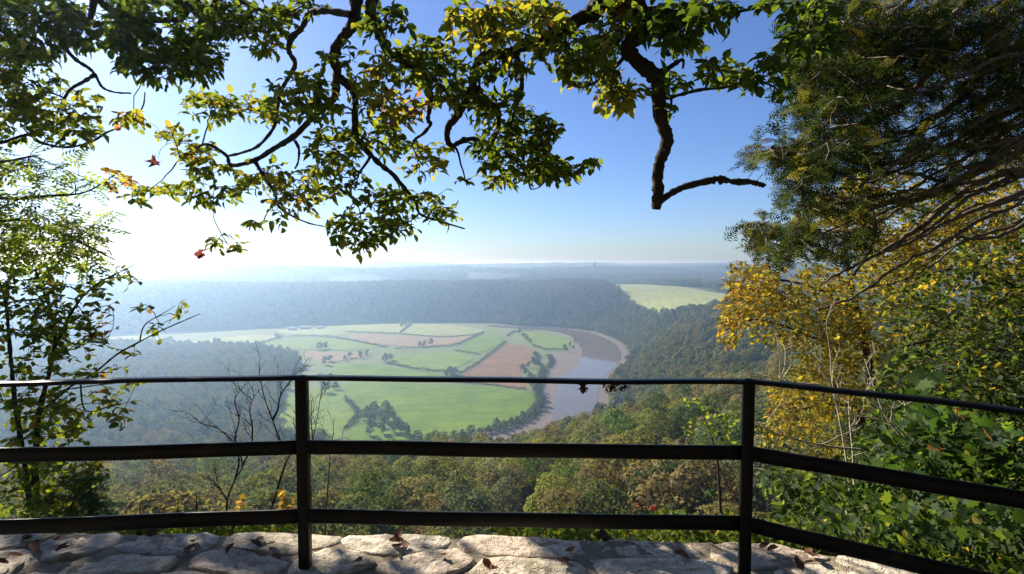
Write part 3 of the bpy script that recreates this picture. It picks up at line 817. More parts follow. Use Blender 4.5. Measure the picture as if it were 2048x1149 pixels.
house(1262, 560.5, 40, 16, 9, -.2, 'long white barn beyond the middle of the plateau field')
house(1285, 562, 22, 12, 8, .5, 'small white house right of the long barn')
house(1308, 562, 24, 12, 8, .1, 'white house right of the small house beyond the plateau field')
house(1360, 566, 26, 12, 8, -.4, 'pale house at the right beyond the plateau field')
house(1232, 556, 30, 14, 9, .9, 'white farmhouse farther behind the plateau field')
house(1188, 549, 16, 16, 46, .2, 'slim hazy tower on the skyline right of centre', tower=True)
house(612, 659, 30, 10, 6, .2, 'long pale farm shed at the foot of the hazy hill', True)
house(585, 661, 22, 10, 6, .2, 'pale farm shed left of the long shed', True)
house(640, 658, 18, 9, 5, .1, 'small pale shed right of the long shed', True)

# ------------------------------------------------------------------ stone wall under the railing
EDGE_PX = [(-700, 1082), (-350, 1068), (0, 1060), (200, 1063), (420, 1065), (620, 1068), (830, 1070), (1020, 1073), (1230, 1076), (1440, 1081), (1560, 1091), (1680, 1110), (1790, 1128), (1880, 1150), (2000, 1196), (2120, 1262)]
edge = smooth_path(np.array([on_plane(x, y, 0.0)[:2] for x, y in EDGE_PX]), 6)
eseg = np.linalg.norm(np.diff(edge, axis=0), axis=1); ecum = np.concatenate([[0], np.cumsum(eseg)]); ELEN = ecum[-1]
etan = np.gradient(edge, axis=0); etan /= np.linalg.norm(etan, axis=1)[:, None]
enor = np.stack([etan[:, 1], -etan[:, 0]], 1)       # towards the viewer
def wall_xy(s, t):
    s = np.asarray(s, float)
    x = np.interp(s, ecum, edge[:, 0]); y = np.interp(s, ecum, edge[:, 1])
    nx = np.interp(s, ecum, enor[:, 0]); ny = np.interp(s, ecum, enor[:, 1])
    return x + nx * t, y + ny * t
WIDTH = 0.62
wall_t = empty('stone_wall', (0, 2.0, -0.62), 'low broad wall of pale rubble stone carrying the railing', 'wall')
WO = np.array([0, 2.0, -0.62])
ns, nt_ = 260, 22
Sg, Tg = np.meshgrid(np.linspace(0.01, ELEN - .01, ns), np.linspace(0.02, WIDTH - .02, nt_), indexing='ij')
Xg, Yg = wall_xy(Sg, Tg)
m1 = sines(31, 12, .05, .25)
Zg = -0.0040 + 0.0035 * m1(Xg, Yg)
V = np.stack([Xg, Yg, Zg], -1).reshape(-1, 3)
i = np.arange(ns - 1)[:, None] * nt_; j = np.arange(nt_ - 1)[None, :]
Q = np.stack([i + j, i + j + 1, i + nt_ + j + 1, i + nt_ + j], -1).reshape(-1, 4)
obj('mortar', make_mesh('mortar', V - WO, Q, M['mortar'], True), wall_t)
g = Geo()
for t0 in (0.03, WIDTH - 0.03):
    s = np.linspace(0.02, ELEN - .02, 120); x, y = wall_xy(s, t0)
    v = np.concatenate([np.stack([x, y, np.full(120, -0.03)], 1), np.stack([x, y, np.full(120, -0.9)], 1)])
    k = np.arange(119)
    g.add(v, np.stack([k, k + 1, k + 121, k + 120], 1))
obj('core', g.mesh('core', M['mortar'], True, WO), wall_t)

def clip_cell(cell, a, b):
    """keep the part of polygon CELL nearer to a than to b"""
    mid = (a + b) / 2; n = b - a; out = []
    for k in range(len(cell)):
        p, q = cell[k], cell[(k + 1) % len(cell)]
        dp, dq = (p - mid) @ n, (q - mid) @ n
        if dp <= 0: out.append(p)
        if (dp < 0 < dq) or (dq < 0 < dp): out.append(p + (q - p) * (dp / (dp - dq)))
    return out
r = np.random.default_rng(91)
seeds = []
ELONG = 0.62
for row, tt in enumerate((0.075, 0.235, 0.39, 0.54)):
    s = r.uniform(0, .2)
    while s < ELEN + .1:
        seeds.append((s * ELONG, tt + r.uniform(-.04, .04)))
        s += r.uniform(.22, .62)
seeds = np.array(seeds)
st_i = sines(51, 14, .03, .16); st_j = sines(52, 14, .015, .05)
for k, sd in enumerate(seeds):
    cell = [np.array(q, float) for q in ((0, -0.005), (ELEN * ELONG, -0.005), (ELEN * ELONG, WIDTH + .01), (0, WIDTH + .01))]
    for b in seeds[np.argsort(((seeds - sd) ** 2).sum(1))[1:22]]:
        cell = clip_cell(cell, sd, b)
        if len(cell) < 3: break
    if len(cell) < 3: continue
    c = np.array(cell); c[:, 0] /= ELONG
    # resample, round and inset
    c = chaikin(c, 1)
    L = np.concatenate([[0], np.cumsum(np.linalg.norm(np.diff(np.vstack([c, c[:1]]), axis=0), axis=1))])
    cc = np.vstack([c, c[:1]]); u = np.linspace(0, L[-1], 23)[:-1]
    c = np.stack([np.interp(u, L, cc[:, 0]), np.interp(u, L, cc[:, 1])], 1)
    cen = c.mean(0); dv = c - cen; dl = np.linalg.norm(dv, axis=1)[:, None]
    gap = r.uniform(.001, .006)
    wob = 1 + 0.06 * np.sin(np.arange(22) * 1.3 + r.uniform(0, 6)) * r.uniform(.3, 1) + r.normal(0, .04, 22)
    c = cen + dv / dl * np.maximum(dl * wob[:, None] - gap, .01)
    top = r.uniform(-.004, .007); tilt = r.normal(0, .022, 2)
    rings = [(1.0, -.07), (1.0, top - .013), (.975, top - .003), (.88, top), (.6, top), (.3, top)]
    V = []; 
    for f, zz in rings:
        q = cen + (c - cen) * f
        x, y = wall_xy(np.clip(q[:, 0], 0, ELEN), q[:, 1])
        dz = 0 if zz < -.05 else (q - cen) @ tilt
        rough = 0.0 if zz < -.05 else 1.0
        zz2 = zz + dz + rough * (0.0036 * st_i(x, y) + .0020 * st_j(x, y))
        V.append(np.stack([x, y, zz2 * np.ones(22)], 1))
    x, y = wall_xy(cen[0], cen[1])
    V = np.concatenate(V + [np.array([[x, y, top + .0036 * st_i(x, y)]])])
    ii = np.arange(5)[:, None] * 22; jj = np.arange(22)[None, :]; kk = (jj + 1) % 22
    Q = np.stack([ii + jj, ii + kk, ii + 22 + kk, ii + 22 + jj], -1).reshape(-1, 4)
    T = np.array([(110 + a, 110 + (a + 1) % 22, 132) for a in range(22)])
    me = make_mesh('stone', V - np.array([x, y, 0]), [T, Q], M['stone'], True)
    o = obj('stone', me, wall_t, np.array([x, y, 0]) - WO)

# ------------------------------------------------------------------ railing
PL = on_plane(611, 1136, 0.0); PR = on_plane(1488, 1154, 0.0)
ZT, ZM, ZB = 0.748, 0.478, 0.207
def rail_xy(px, py, z): return on_plane(px, py, z)[:2]
left_end = rail_xy(-420, 774, ZT); left_mid = rail_xy(0, 764, ZT)
right_end = rail_xy(2500, 872, ZT); right_mid = rail_xy(2048, 817, ZT)
fence_t = empty('railing', (0, 2.0, 0), 'black iron railing of three rails and square posts fixed into the wall', 'railing')
FO = np.array([0, 2.0, 0])
def post(xy, yaw, top=ZT - .004):
    a = .0205; ch = .0035
    prof = [(-a + ch, -a), (a - ch, -a), (a, -a + ch), (a, a - ch), (a - ch, a), (-a + ch, a), (-a, a - ch), (-a, -a + ch)]
    c, s = math.cos(yaw), math.sin(yaw)
    V = []
    for zz, f in ((-.12, 1), (.2, 1.0), (.45, 1.0), (top - .004, 1.0), (top + .004, .93), (top + .012, .7), (top + .015, .3)):
        for x, y in prof: V.append((xy[0] + (c * x - s * y) * f, xy[1] + (s * x + c * y) * f, zz))
    n = 7; m = 8
    i = np.arange(n - 1)[:, None] * m; j = np.arange(m)[None, :]; k = (j + 1) % m
    Q = np.stack([i + j, i + k, i + m + k, i + m + j], -1).reshape(-1, 4)
    T = np.array([(48, 48 + q, 48 + q + 1) for q in range(1, 7)])
    o = obj('post', make_mesh('post', np.array(V) - FO, [Q, T], M['rail'], False), fence_t)
    return o
yawL = math.atan2(PL[1] - left_mid[1], PL[0] - left_mid[0]); yawC = math.atan2(PR[1] - PL[1], PR[0] - PL[0]); yawR = math.atan2(right_mid[1] - PR[1], right_mid[0] - PR[0])
post(PL, (yawL + yawC) / 2); post(PR, (yawC + yawR) / 2); post(left_end, yawL); post(right_end, yawR)
def bar(name, a, b, z0, w, h, wob, seed, ga=.0200, gb=.0200):
    a = np.array([*a[:2], z0]); b = np.array([*b[:2], z0]); d = (b - a) / np.linalg.norm(b - a)
    a = a + d * ga; b = b - d * gb
    n = 22; t = np.linspace(0, 1, n)[:, None]; p = a + (b - a) * t
    rr_ = np.random.default_rng(seed)
    f = np.linspace(0, 1, n)
    p[:, 2] += wob * (np.sin(f * 5 + rr_.uniform(0, 6)) + .6 * np.sin(f * 13 + rr_.uniform(0, 6))) * np.sin(np.pi * f) ** .5
    ch = min(w, h) * .22; x, y = w / 2, h / 2
    prof = [(-x + ch, -y), (x - ch, -y), (x, -y + ch), (x, y - ch), (x - ch, y), (-x + ch, y), (-x, y - ch), (-x, -y + ch)]
    V, Q, T = sweep(p, prof)
    return obj(name, make_mesh(name, V - FO, [Q, T], M['rail'], False), fence_t)
for (a, b, sd) in ((left_end, PL, 1), (PL, PR, 2), (PR, right_end, 3)):
    bar('top_rail', a, b, ZT + (.001 if sd == 1 else -.001 if sd == 2 else 0.0), .046, .014, .003, sd, .0, .0)
    bar('middle_rail', a, b, ZM, .014, .054, .0022, sd + 10)
    bar('bottom_rail', a, b, ZB, .014, .056, .0022, sd + 20)

# ------------------------------------------------------------------ leaf templates (axis +Y, face +Z)
def T_beech(curl=0.14, fold=0.09, w=1.0):
    V = np.array([(0, 0, 0), (0, .40, 0), (0, .72, 0), (0, 1.02, 0), (-.20, .13, 0), (-.32, .42, 0), (-.25, .74, 0), (.20, .13, 0), (.32, .42, 0), (.25, .74, 0)], float)
    V[:, 0] *= w
    V[:, 2] = np.abs(V[:, 0]) * fold * 3 - curl * V[:, 1] ** 2
    F = [(0, 1, 4), (4, 1, 5), (1, 2, 5), (5, 2, 6), (2, 3, 6), (0, 7, 1), (7, 8, 1), (1, 8, 2), (8, 9, 2), (2, 9, 3)]
    return V, np.array(F)
def T_oval():
    V = np.array([(0, 0, 0), (-.3, .45, .06), (0, .5, -.02), (.3, .45, .06), (0, 1, -.1)], float)
    return V, np.array([(0, 2, 1), (1, 2, 4), (0, 3, 2), (3, 4, 2)])
def T_maple():
    out = [(0, 0), (.22, .02), (.40, -.12), (.38, .14), (.62, .22), (.36, .42), (.46, .72), (.20, .64), (0, 1.02), (-.20, .64), (-.46, .72), (-.36, .42), (-.62, .22), (-.38, .14), (-.40, -.12), (-.22, .02)]
    V = [(0, .32, -.03)] + [(x, y, .10 * abs(x) - .12 * y * y) for x, y in out]
    n = len(out)
    return np.array(V, float), np.array([(0, 1 + k, 1 + (k + 1) % n) for k in range(n)])
def T_ash():
    V = []; F = []
    def leaflet(b, d, L, w):
        nonlocal V, F
        d = np.array(d, float) / np.linalg.norm(d); sd = np.array([d[1], -d[0], 0]); b = np.array(b, float); o = len(V)
        V += [b, b + d * L * .45 + sd * w + [0, 0, .02], b + d * L + [0, 0, -.05], b + d * L * .45 - sd * w + [0, 0, .02]]
        F += [(o, o + 1, o + 2), (o, o + 2, o + 3)]
    for k in range(4):
        y = .22 + .19 * k
        leaflet((0, y, -.12 * y * y), (.9, .55, 0), .34 - .02 * k, .065); leaflet((0, y, -.12 * y * y), (-.9, .55, 0), .34 - .02 * k, .065)
    leaflet((0, .82, -.08), (0, 1, 0), .34, .07)
    o = len(V); V += [np.array(q, float) for q in ((-.008, 0, 0), (.008, 0, 0), (.004, .85, -.08), (-.004, .85, -.08))]; F += [(o, o + 1, o + 2), (o, o + 2, o + 3)]
    return np.array(V), np.array(F)
def T_yew():
    r = np.random.default_rng(2)
    V = []; F = []
    def spike(b, d, L, w):
        b = np.array(b, float); d = np.array(d, float); d /= np.linalg.norm(d); sd = np.array([-d[1], d[0], 0.0]); o = len(V)
        V.extend([b - sd * w, b + sd * w, b + d * L + np.array([0, 0, -.02])]); F.append((o, o + 1, o + 2))
    def axis(b, d, L, n):
        d = np.array(d, float) / np.linalg.norm(d); b = np.array(b, float)
        o = len(V); sd = np.array([-d[1], d[0], 0]) * .006
        V.extend([b - sd, b + sd, b + d * L]); F.append((o, o + 1, o + 2))
        for k in range(n):
            p = b + d * L * (k + .4) / n + np.array([0, 0, -.06 * (k / n) ** 2])
            for s in (-1, 1):
                nd = d * .55 + np.array([-d[1], d[0], 0]) * s + np.array([0, 0, r.uniform(-.2, .2)])
                spike(p, nd, .19 * r.uniform(.8, 1.15) * (1 - .3 * k / n), .030)
    axis((0, 0, 0), (0, 1, 0), 1.0, 9)
    axis((0, .25, 0), (.75, .75, 0), .5, 5); axis((0, .35, 0), (-.75, .75, 0), .5, 5); axis((0, .55, 0), (.6, .8, 0), .36, 3); axis((0, .62, 0), (-.6, .8, 0), .36, 3)
    return np.array(V), np.array(F)

def place(tpl, pos, axis, nrm, scale, tint):
    """copies of one template merged: returns V, F, tint"""
    TV, TF = tpl; n = len(pos)
    y = axis / (np.linalg.norm(axis, axis=1)[:, None] + 1e-9)
    x = np.cross(y, nrm); x /= np.linalg.norm(x, axis=1)[:, None] + 1e-9
    zz = np.cross(x, y)
    s = np.asarray(scale, float)[:, None, None]
    V = pos[:, None, :] + s * (TV[None, :, 0, None] * x[:, None] + TV[None, :, 1, None] * y[:, None] + TV[None, :, 2, None] * zz[:, None])
    F = TF[None] + (np.arange(n) * len(TV))[:, None, None]
    return V.reshape(-1, 3), F.reshape(-1, 3), np.repeat(tint, len(TV))

def basis_matrix(p, axis, nrm, s):
    y = Vector(axis).normalized(); x = y.cross(Vector(nrm)); x.normalize(); zz = x.cross(y)
    m = Matrix((x, y, zz)).transposed() * s
    m = m.to_4x4(); m.translation = Vector(p)
    return m

class Plant:
    """a tree or shrub: traced limbs, side shoots to leaf clusters, leaves along the shoots"""
    def __init__(s, name, base, label, cat, seed, group=None):
        s.base = np.asarray(base, float); s.t = empty(name, base, label, cat, group)
        s.r = np.random.default_rng(seed); s.nodes = []; s.nrad = []
        s.twig = Geo(); s.LP = []; s.LA = []; s.LN = []; s.LS = []; s.LT = []
    def limb(s, pts, r0, r1, mat, name='branch', sides=9, knob=0.12, per=7, wig=0.0, pre=0):
        """pts: world points"""
        p = smooth_path(np.asarray(pts, float), per)
        n = len(p)
        if wig: p[1:-1] += s.r.normal(0, wig, (n - 2, 3))
        k0 = pre * per
        rad = np.interp(np.arange(n), [0, k0, n - 1], [r0 * 1.9, r0, r1]) if pre else np.linspace(r0, r1, n)
        rad = rad * (1 + s.r.normal(0, knob, n))
        g = Geo(); V, Q = tube(p, rad, sides)
        ctr = np.repeat(p, sides, 0); lump = 1 + .10 * np.sin(V[:, 2] * 41 + V[:, 0] * 67) * np.cos(V[:, 1] * 53 + V[:, 2] * 23) + s.r.normal(0, .05, len(V))
        V = ctr + (V - ctr) * lump[:, None]; g.add(V, Q)
        for k in s.r.choice(np.arange(1, n - 1), min(n - 2, 2 + n // 9), replace=False) if rad[n // 2] > .007 else []:      # burrs and snapped stubs
            dr = s.r.normal(0, 1, 3); dr /= np.linalg.norm(dr); q0 = p[k]; q1 = q0 + dr * rad[k] * s.r.uniform(1.0, 1.45)
            g.add(*tube(np.array([q0, (q0 + q1) / 2, q1, q1 + dr * rad[k] * .12]), np.array([.75, .62, .42, .1]) * rad[k], 6))
        ec = len(V); g.add(np.vstack([V[-sides:], [p[-1] + (p[-1] - p[-2]) * .2]]), [(k, (k + 1) % sides, sides) for k in range(sides)])
        obj(name, g.mesh(name, mat, True, s.base), s.t)
        s.nodes += list(p[1:]); s.nrad += list(rad[1:])
        return p
    def shoot(s, a, b, r0, r1, sag=0.08, n=6, register=True, wig=0.02):
        a = np.asarray(a, float); b = np.asarray(b, float); L = np.linalg.norm(b - a)
        t = np.linspace(0, 1, n)[:, None]
        off = s.r.normal(0, 1, 3) * L * .10
        p = a + (b - a) * t + np.sin(np.pi * t) * (off + np.array([0, 0, sag * L])) + s.r.normal(0, wig * L, (n, 3)) * np.minimum(t, 1 - t) * 2
        s.twig.add(*tube(p, np.linspace(r0, r1, n), 4))
        if register: s.nodes += list(p[1:]); s.nrad += list(np.linspace(r0, r1, n)[1:])
        return p
    def nearest(s, q, pull=0.0):
        N = np.array(s.nodes); d = np.linalg.norm(N - q, axis=1)
        k = int(np.argmin(d)); return N[k], s.nrad[k]
    def leaves_on(s, p, step, size, up, spread, tint, frac=0.35, droop=0.3, jit=.5):
        L = np.linalg.norm(np.diff(p, axis=0), axis=1); cum = np.concatenate([[0], np.cumsum(L)])
        n = max(2, int(cum[-1] * (1 - frac) / step))
        u = np.linspace(cum[-1] * frac, cum[-1], n)
        q = np.stack([np.interp(u, cum, p[:, k]) for k in range(3)], 1)
        d = p[-1] - p[0]; d = d / (np.linalg.norm(d) + 1e-9)
        side = np.cross(d, [0, 0, 1.0]); side /= np.linalg.norm(side) + 1e-9
        sg = np.where(np.arange(n) % 2 == 0, 1, -1)[:, None]
        ax = d * .6 + sg * side * spread + s.r.normal(0, .28, (n, 3)); ax[:, 2] -= droop
        ax[-1] = d + s.r.normal(0, .2, 3)
        nr = np.array(up, float) + s.r.normal(0, jit, (n, 3))
        s.LP.append(q); s.LA.append(ax); s.LN.append(nr); s.LS.append(size * s.r.uniform(.65, 1.2, n)); s.LT.append(np.clip(s.r.normal(tint[0], tint[1], n), 0, 1))
    def cluster(s, cx, cy, rx, ry, depth, dsp, dens, step, size, tint, up=(0, -.15, 1), twig_r=.0035, branch_r=.009, jit=.5, droop=.3, spread=.9, sub=1):
        n = max(3, int(rx * ry * 3.14 * dens))
        c = P(cx, cy, depth); a, ra = s.nearest(c)
        pb = s.shoot(a, c, min(ra * .7, branch_r), twig_r * 1.3, .05, 8)
        loc = list(pb[2:])
        for k in range(n):
            while True:
                u, v = s.r.uniform(-1, 1, 2)
                if u * u + v * v < 1: break
            q = P(cx + u * rx, cy + v * ry, depth + s.r.normal(0, dsp))
            N = np.array(loc); dd = np.linalg.norm(N - q, axis=1)
            j = int(np.argmin(dd + s.r.uniform(0, .05, len(dd))))
            pp = s.shoot(N[j], q, twig_r, twig_r * .5, .06, 5, False)
            loc += [pp[2], pp[3]]
            s.leaves_on(pp, step, size, up, spread, tint, .2 if dd[j] < .25 else .45, droop, jit)
    def finish(s, tpl, mat, bark, n_single=300, leaf_name='leaf', foliage='foliage', twig_name='twigs'):
        if s.twig.n:
            o = obj(twig_name, s.twig.mesh(twig_name, bark, True, s.base), s.t); o['kind'] = 'stuff'
        Pp = np.concatenate(s.LP); A = np.concatenate(s.LA); N = np.concatenate(s.LN); S = np.concatenate(s.LS); Tn = np.concatenate(s.LT)
        tpls = tpl if isinstance(tpl, list) else [tpl]
        k = len(Pp); single = np.zeros(k, bool)
        if n_single:
            x, y, d = to_px(Pp)
            show = np.where((x > 0) & (x < 2048) & (y > 0) & (y < 1149), S / np.maximum(d, .1), 0)
            single[np.argsort(-show)[:n_single]] = True
            bins = [[make_mesh('leaf', q[0], q[1], mat, False, np.full(len(q[0]), b)) for b in (np.arange(12) + .5) / 12] for q in tpls]
            for i in np.where(single)[0]:
                o = bpy.data.objects.new(leaf_name, bins[i % len(tpls)][min(11, int(Tn[i] * 12))]); o.parent = s.t
                o.matrix_local = basis_matrix(Pp[i] - s.base, A[i], N[i], S[i]); COL.objects.link(o)
        m = ~single
        idx = np.where(m)[0]; Vs, Fs, ts, off = [], [], [], 0
        for q in range(len(tpls)):
            j = idx[idx % len(tpls) == q]
            V, F, t = place(tpls[q], Pp[j], A[j], N[j], S[j], Tn[j]); Vs.append(V); Fs.append(F + off); ts.append(t); off += len(V)
        V, F, t = np.vstack(Vs), np.vstack(Fs), np.concatenate(ts)
        o = obj(foliage, make_mesh(foliage, V - s.base, F, mat, False, t), s.t); o['kind'] = 'stuff'
        print(s.t.name, 'leaves', k, 'tris', len(F))
        return s.t

def tr(pxs, d0, d1):
    n = len(pxs)
    return [P(x, y, d0 + (d1 - d0) * k / (n - 1)) for k, (x, y) in enumerate(pxs)]

# ------------------------------------------------------------------ the beech overhead
B = Plant('beech_tree', (2.3, -1.6, -0.62), 'large beech overhead with crooked dark boughs and green and yellow leaves hanging across the sky', 'tree', 3)
bk = M['bark']
B.limb([(2.3, -1.6, -.7), (2.25, -1.5, 1), (2.1, -1.2, 2.8), (1.9, -.9, 4.6), (1.7, -.6, 6.4)], .42, .22, bk, 'trunk', 12, .05)
B.nodes, B.nrad = [], []
A = B.limb([(1.95, -.95, 4.2), (.9, .6, 4.4), (-.4, 2.2, 4.0)] + tr([(718, -60), (712, 0), (708, 44), (688, 73), (668, 107), (674, 136), (673, 161), (668, 195), (646, 216), (622, 239), (588, 273), (549, 297), (507, 322), (463, 331), (453, 312), (424, 292), (400, 292), (361, 317)], 3.0, 5.3), .038, .011, bk, knob=.08, pre=4)
B.limb([(-.4, 2.2, 4.0)] + tr([(752, -60), (744, 0), (739, 29), (753, 54), (766, 88), (783, 112), (812, 127), (841, 146), (858, 171), (861, 205), (856, 239), (861, 249), (846, 268), (831, 278), (824, 292)], 3.05, 3.5), .032, .007, bk, knob=.10, pre=2)
B.limb(tr([(703, 30), (646, 22), (617, 29), (605, 54), (583, 78), (578, 102), (590, 127), (580, 151), (561, 185), (554, 224), (546, 258), (517, 292), (487, 305), (458, 312)], 3.1, 5.0), .023, .012, bk, knob=.1)
B.limb(tr([(672, 150), (695, 170), (710, 190), (710, 234), (712, 273), (734, 302), (763, 331), (787, 351), (812, 380), (831, 404), (841, 429), (880, 443), (929, 458)], 3.25, 3.6), .029, .005, bk, knob=.10)
B.limb(tr([(510, 322), (529, 356), (549, 385), (558, 414), (588, 434), (622, 448), (660, 455)], 4.5, 4.4), .018, .004, bk)
B.limb(tr([(560, 200), (580, 224), (600, 215), (640, 205)], 3.6, 3.4), .012, .012, bk)
B.limb(tr([(590, 282), (598, 300), (596, 325), (590, 338)], 3.6, 3.6), .012, .005, bk)
B.limb([(1.9, -.9, 4.6), (1.6, .9, 4.3)] + tr([(1225, -50), (1205, 0), (1185, 24), (1151, 44), (1117, 68), (1088, 83), (1044, 93), (1018, 107), (968, 112), (951, 141), (946, 171), (929, 205), (914, 234), (897, 253), (895, 278), (904, 292), (924, 283), (948, 278), (970, 288), (1000, 300)], 2.9, 3.5), .043, .012, bk, knob=.08, pre=3)
B.limb(tr([(951, 175), (968, 200), (992, 219), (997, 253), (984, 287), (990, 310)], 3.2, 3.4), .030, .008, bk)
B.limb(tr([(1031, 100), (1041, 141), (1043, 180), (1029, 224), (1020, 260)], 3.1, 3.3), .018, .006, bk)
B.limb(tr([(1040, 330), (1055, 355), (1062, 378), (1080, 375)], 3.3, 3.3), .008, .003, bk)
B.limb([(1.9, -.9, 4.6), (1.7, 1.0, 3.9)] + tr([(1262, -60), (1268, 0), (1288, 39), (1273, 73), (1256, 97), (1273, 122), (1302, 146), (1317, 171), (1318, 219), (1326, 253), (1334, 283), (1322, 317), (1315, 351), (1316, 390), (1312, 419)], 2.8, 3.1), .049, .031, bk, knob=.07, pre=3)
B.limb(tr([(1314, 408), (1341, 388), (1370, 374), (1414, 363), (1439, 358), (1468, 364), (1497, 364), (1515, 368), (1529, 372)], 3.1, 3.0), .023, .015, bk, knob=.12)
B.limb(tr([(1310, 160), (1340, 135), (1365, 120), (1366, 138)], 3.0, 3.05), .02, .006, bk)
B.limb(tr([(1318, 200), (1360, 190), (1400, 180), (1450, 175), (1490, 165), (1540, 170), (1570, 195)], 3.0, 2.9), .012, .004, bk)
B.limb(tr([(1290, 20), (1340, 25), (1400, 30), (1470, 25), (1560, 5)], 2.9, 2.7), .022, .005, bk)
B.limb(tr([(1260, 100), (1225, 140), (1190, 165), (1160, 175), (1135, 155)], 3.0, 3.1), .012, .004, bk)
B.limb([(-1.2, 2.0, 5.0), (-3.2, 4.2, 4.6)] + tr([(128, -40), (125, 0), (122, 40), (128, 90), (150, 118), (175, 135), (190, 150), (205, 175), (230, 185), (262, 187)], 5.2, 5.6), .032, .008, bk, knob=.1, pre=2)
B.limb([(-3.2, 4.2, 4.6)] + tr([(185, 20), (150, 28), (95, 28), (60, 55), (30, 72), (-20, 80), (-120, 110)], 5.0, 5.6), .026, .014, bk, pre=1)
B.limb(tr([(190, 150), (165, 165), (140, 180), (122, 210), (105, 235), (60, 245)], 5.4, 5.6), .022, .006, bk)
B.limb([(-3.2, 4.2, 4.6), (-5.6, 5.2, 3.6)] + tr([(-60, 285), (0, 286), (55, 270), (80, 285), (130, 295), (180, 285), (215, 265), (260, 245), (285, 215), (290, 185)], 5.6, 5.4), .020, .006, bk, pre=2)
B.limb([(1.95, -.95, 4.2), (-1.2, 2.0, 5.0), (-3.2, 4.2, 4.6)] + tr([(190, -30), (250, 30), (350, 40), (380, 20), (400, 35), (395, 70), (398, 100)], 5.0, 4.2), .035, .010, bk, pre=3)
B.limb([(-1.2, 2.0, 5.0), (-2.2, 3.2, 4.2)] + tr([(358, -20), (375, 8), (400, 35), (440, 40), (500, 50)], 4.0, 3.9), .016, .006, bk, pre=2)
B.limb([(-1.2, 2.0, 5.0)] + tr([(390, -30), (450, -10), (520, 20), (580, 30), (600, 20)], 4.0, 3.5), .018, .007, bk, pre=1)
CL = [  # cx, cy, rx, ry, density weight, tint mean, depth
 (60, 55, 95, 75, 1.5, .22, 5.2), (200, 45, 110, 65, 1.6, .18, 5.1), (325, 55, 110, 70, 1.7, .12, 4.6), (330, 130, 95, 42, 1.4, .22, 4.5), (40, 150, 65, 50, 1.0, .3, 5.3), (110, 215, 100, 42, .9, .55, 5.4),
 (40, 245, 65, 40, 1.0, .45, 5.4), (160, 268, 80, 26, .7, .4, 5.4), (400, 110, 50, 55, 1.2, .25, 4.3), (520, 38, 80, 40, 1.2, .3, 3.9), (440, 40, 60, 45, 1.3, .2, 4.0), (600, 15, 60, 20, .8, .3, 3.6), (540, 85, 45, 28, .9, .55, 3.8),
 (425, 215, 55, 36, 1.0, .5, 4.0), (490, 210, 55, 34, 1.0, .55, 3.8), (265, 245, 34, 22, .8, .65, 4.6), (345, 268, 45, 20, .9, .6, 4.2), (385, 312, 50, 30, .9, .62, 3.95), (290, 388, 75, 20, .8, .55, 4.1), (255, 378, 24, 20, .8, .84, 4.2), (430, 372, 75, 42, 1.0, .5, 3.9),
 (455, 488, 42, 17, 1.0, .45, 3.8), (540, 350, 50, 34, .9, .6, 3.75), (590, 398, 62, 38, .85, .68, 3.75), (690, 372, 45, 32, .85, .4, 3.6), (665, 300, 52, 48, 1.1, .42, 3.5), (760, 275, 62, 40, 1.1, .42, 3.45), (720, 460, 62, 34, 1.1, .42, 3.6), (705, 492, 40, 17, .9, .5, 3.6),
 (790, 452, 46, 26, 1.1, .4, 3.55), (775, 405, 58, 30, 1.1, .42, 3.5), (880, 424, 45, 22, 1.0, .45, 3.55), (860, 392, 40, 15, .9, .5, 3.5), (845, 332, 38, 24, .8, .62, 3.5), (862, 298, 34, 16, .7, .5, 3.5), (620, 355, 40, 25, .6, .6, 3.6), (520, 455, 45, 14, .5, .45, 3.8),
 (768, 50, 52, 38, 1.0, .35, 3.1), (800, 130, 68, 38, 1.0, .45, 3.2), (745, 175, 50, 48, .8, .7, 3.3), (795, 212, 60, 34, .9, .78, 3.3), (855, 100, 60, 26, .8, .4, 3.2), (885, 150, 55, 56, 1.1, .36, 3.25), (600, 180, 62, 36, .9, .5, 3.5), (560, 232, 45, 26, .9, .5, 3.6), (640, 215, 50, 30, .9, .45, 3.4),
 (960, 48, 72, 48, 1.2, .62, 3.0), (1055, 38, 80, 42, 1.3, .6, 2.95), (1140, 108, 88, 42, 1.0, .42, 3.0), (1000, 135, 56, 34, 1.1, .3, 3.1), (925, 195, 45, 36, .9, .42, 3.2), (1000, 222, 56, 46, 1.0, .32, 3.3), (1065, 268, 52, 34, 1.1, .3, 3.25), (1000, 302, 66, 40, 1.4, .3, 3.35),
 (1060, 332, 64, 32, 1.4, .32, 3.3), (1112, 342, 50, 24, 1.1, .36, 3.25), (1178, 326, 30, 12, .7, .3, 3.2), (1000, 362, 36, 18, .9, .45, 3.35), (930, 357, 26, 8, .6, .4, 3.4), (1080, 250, 36, 20, .9, .3, 3.2), (1175, 140, 56, 40, .9, .38, 3.0), (1235, 58, 52, 55, 1.1, .45, 2.9),
 (1235, 178, 50, 40, 1.0, .68, 3.0), (1232, 214, 36, 16, .8, .7, 3.0), (1345, 45, 66, 45, 1.6, .16, 2.85), (1420, 28, 56, 32, 1.2, .22, 2.8), (1360, 88, 56, 22, 1.0, .2, 2.9), (1440, 140, 48, 28, .9, .3, 2.95), (1480, 160, 36, 26, .8, .25, 2.9), (1340, 168, 45, 22, .8, .3, 3.0),
 (1350, 226, 34, 14, .6, .2, 3.0), (1540, 150, 36, 26, .8, .12, 2.7), (1562, 195, 26, 12, .6, .1, 2.7), (1560, 12, 46, 14, .7, .12, 2.7), (1620, 60, 60, 60, .8, .1, 2.7), (650, 120, 30, 20, .5, .5, 3.3), (700, 120, 26, 30, .4, .4, 3.2)]
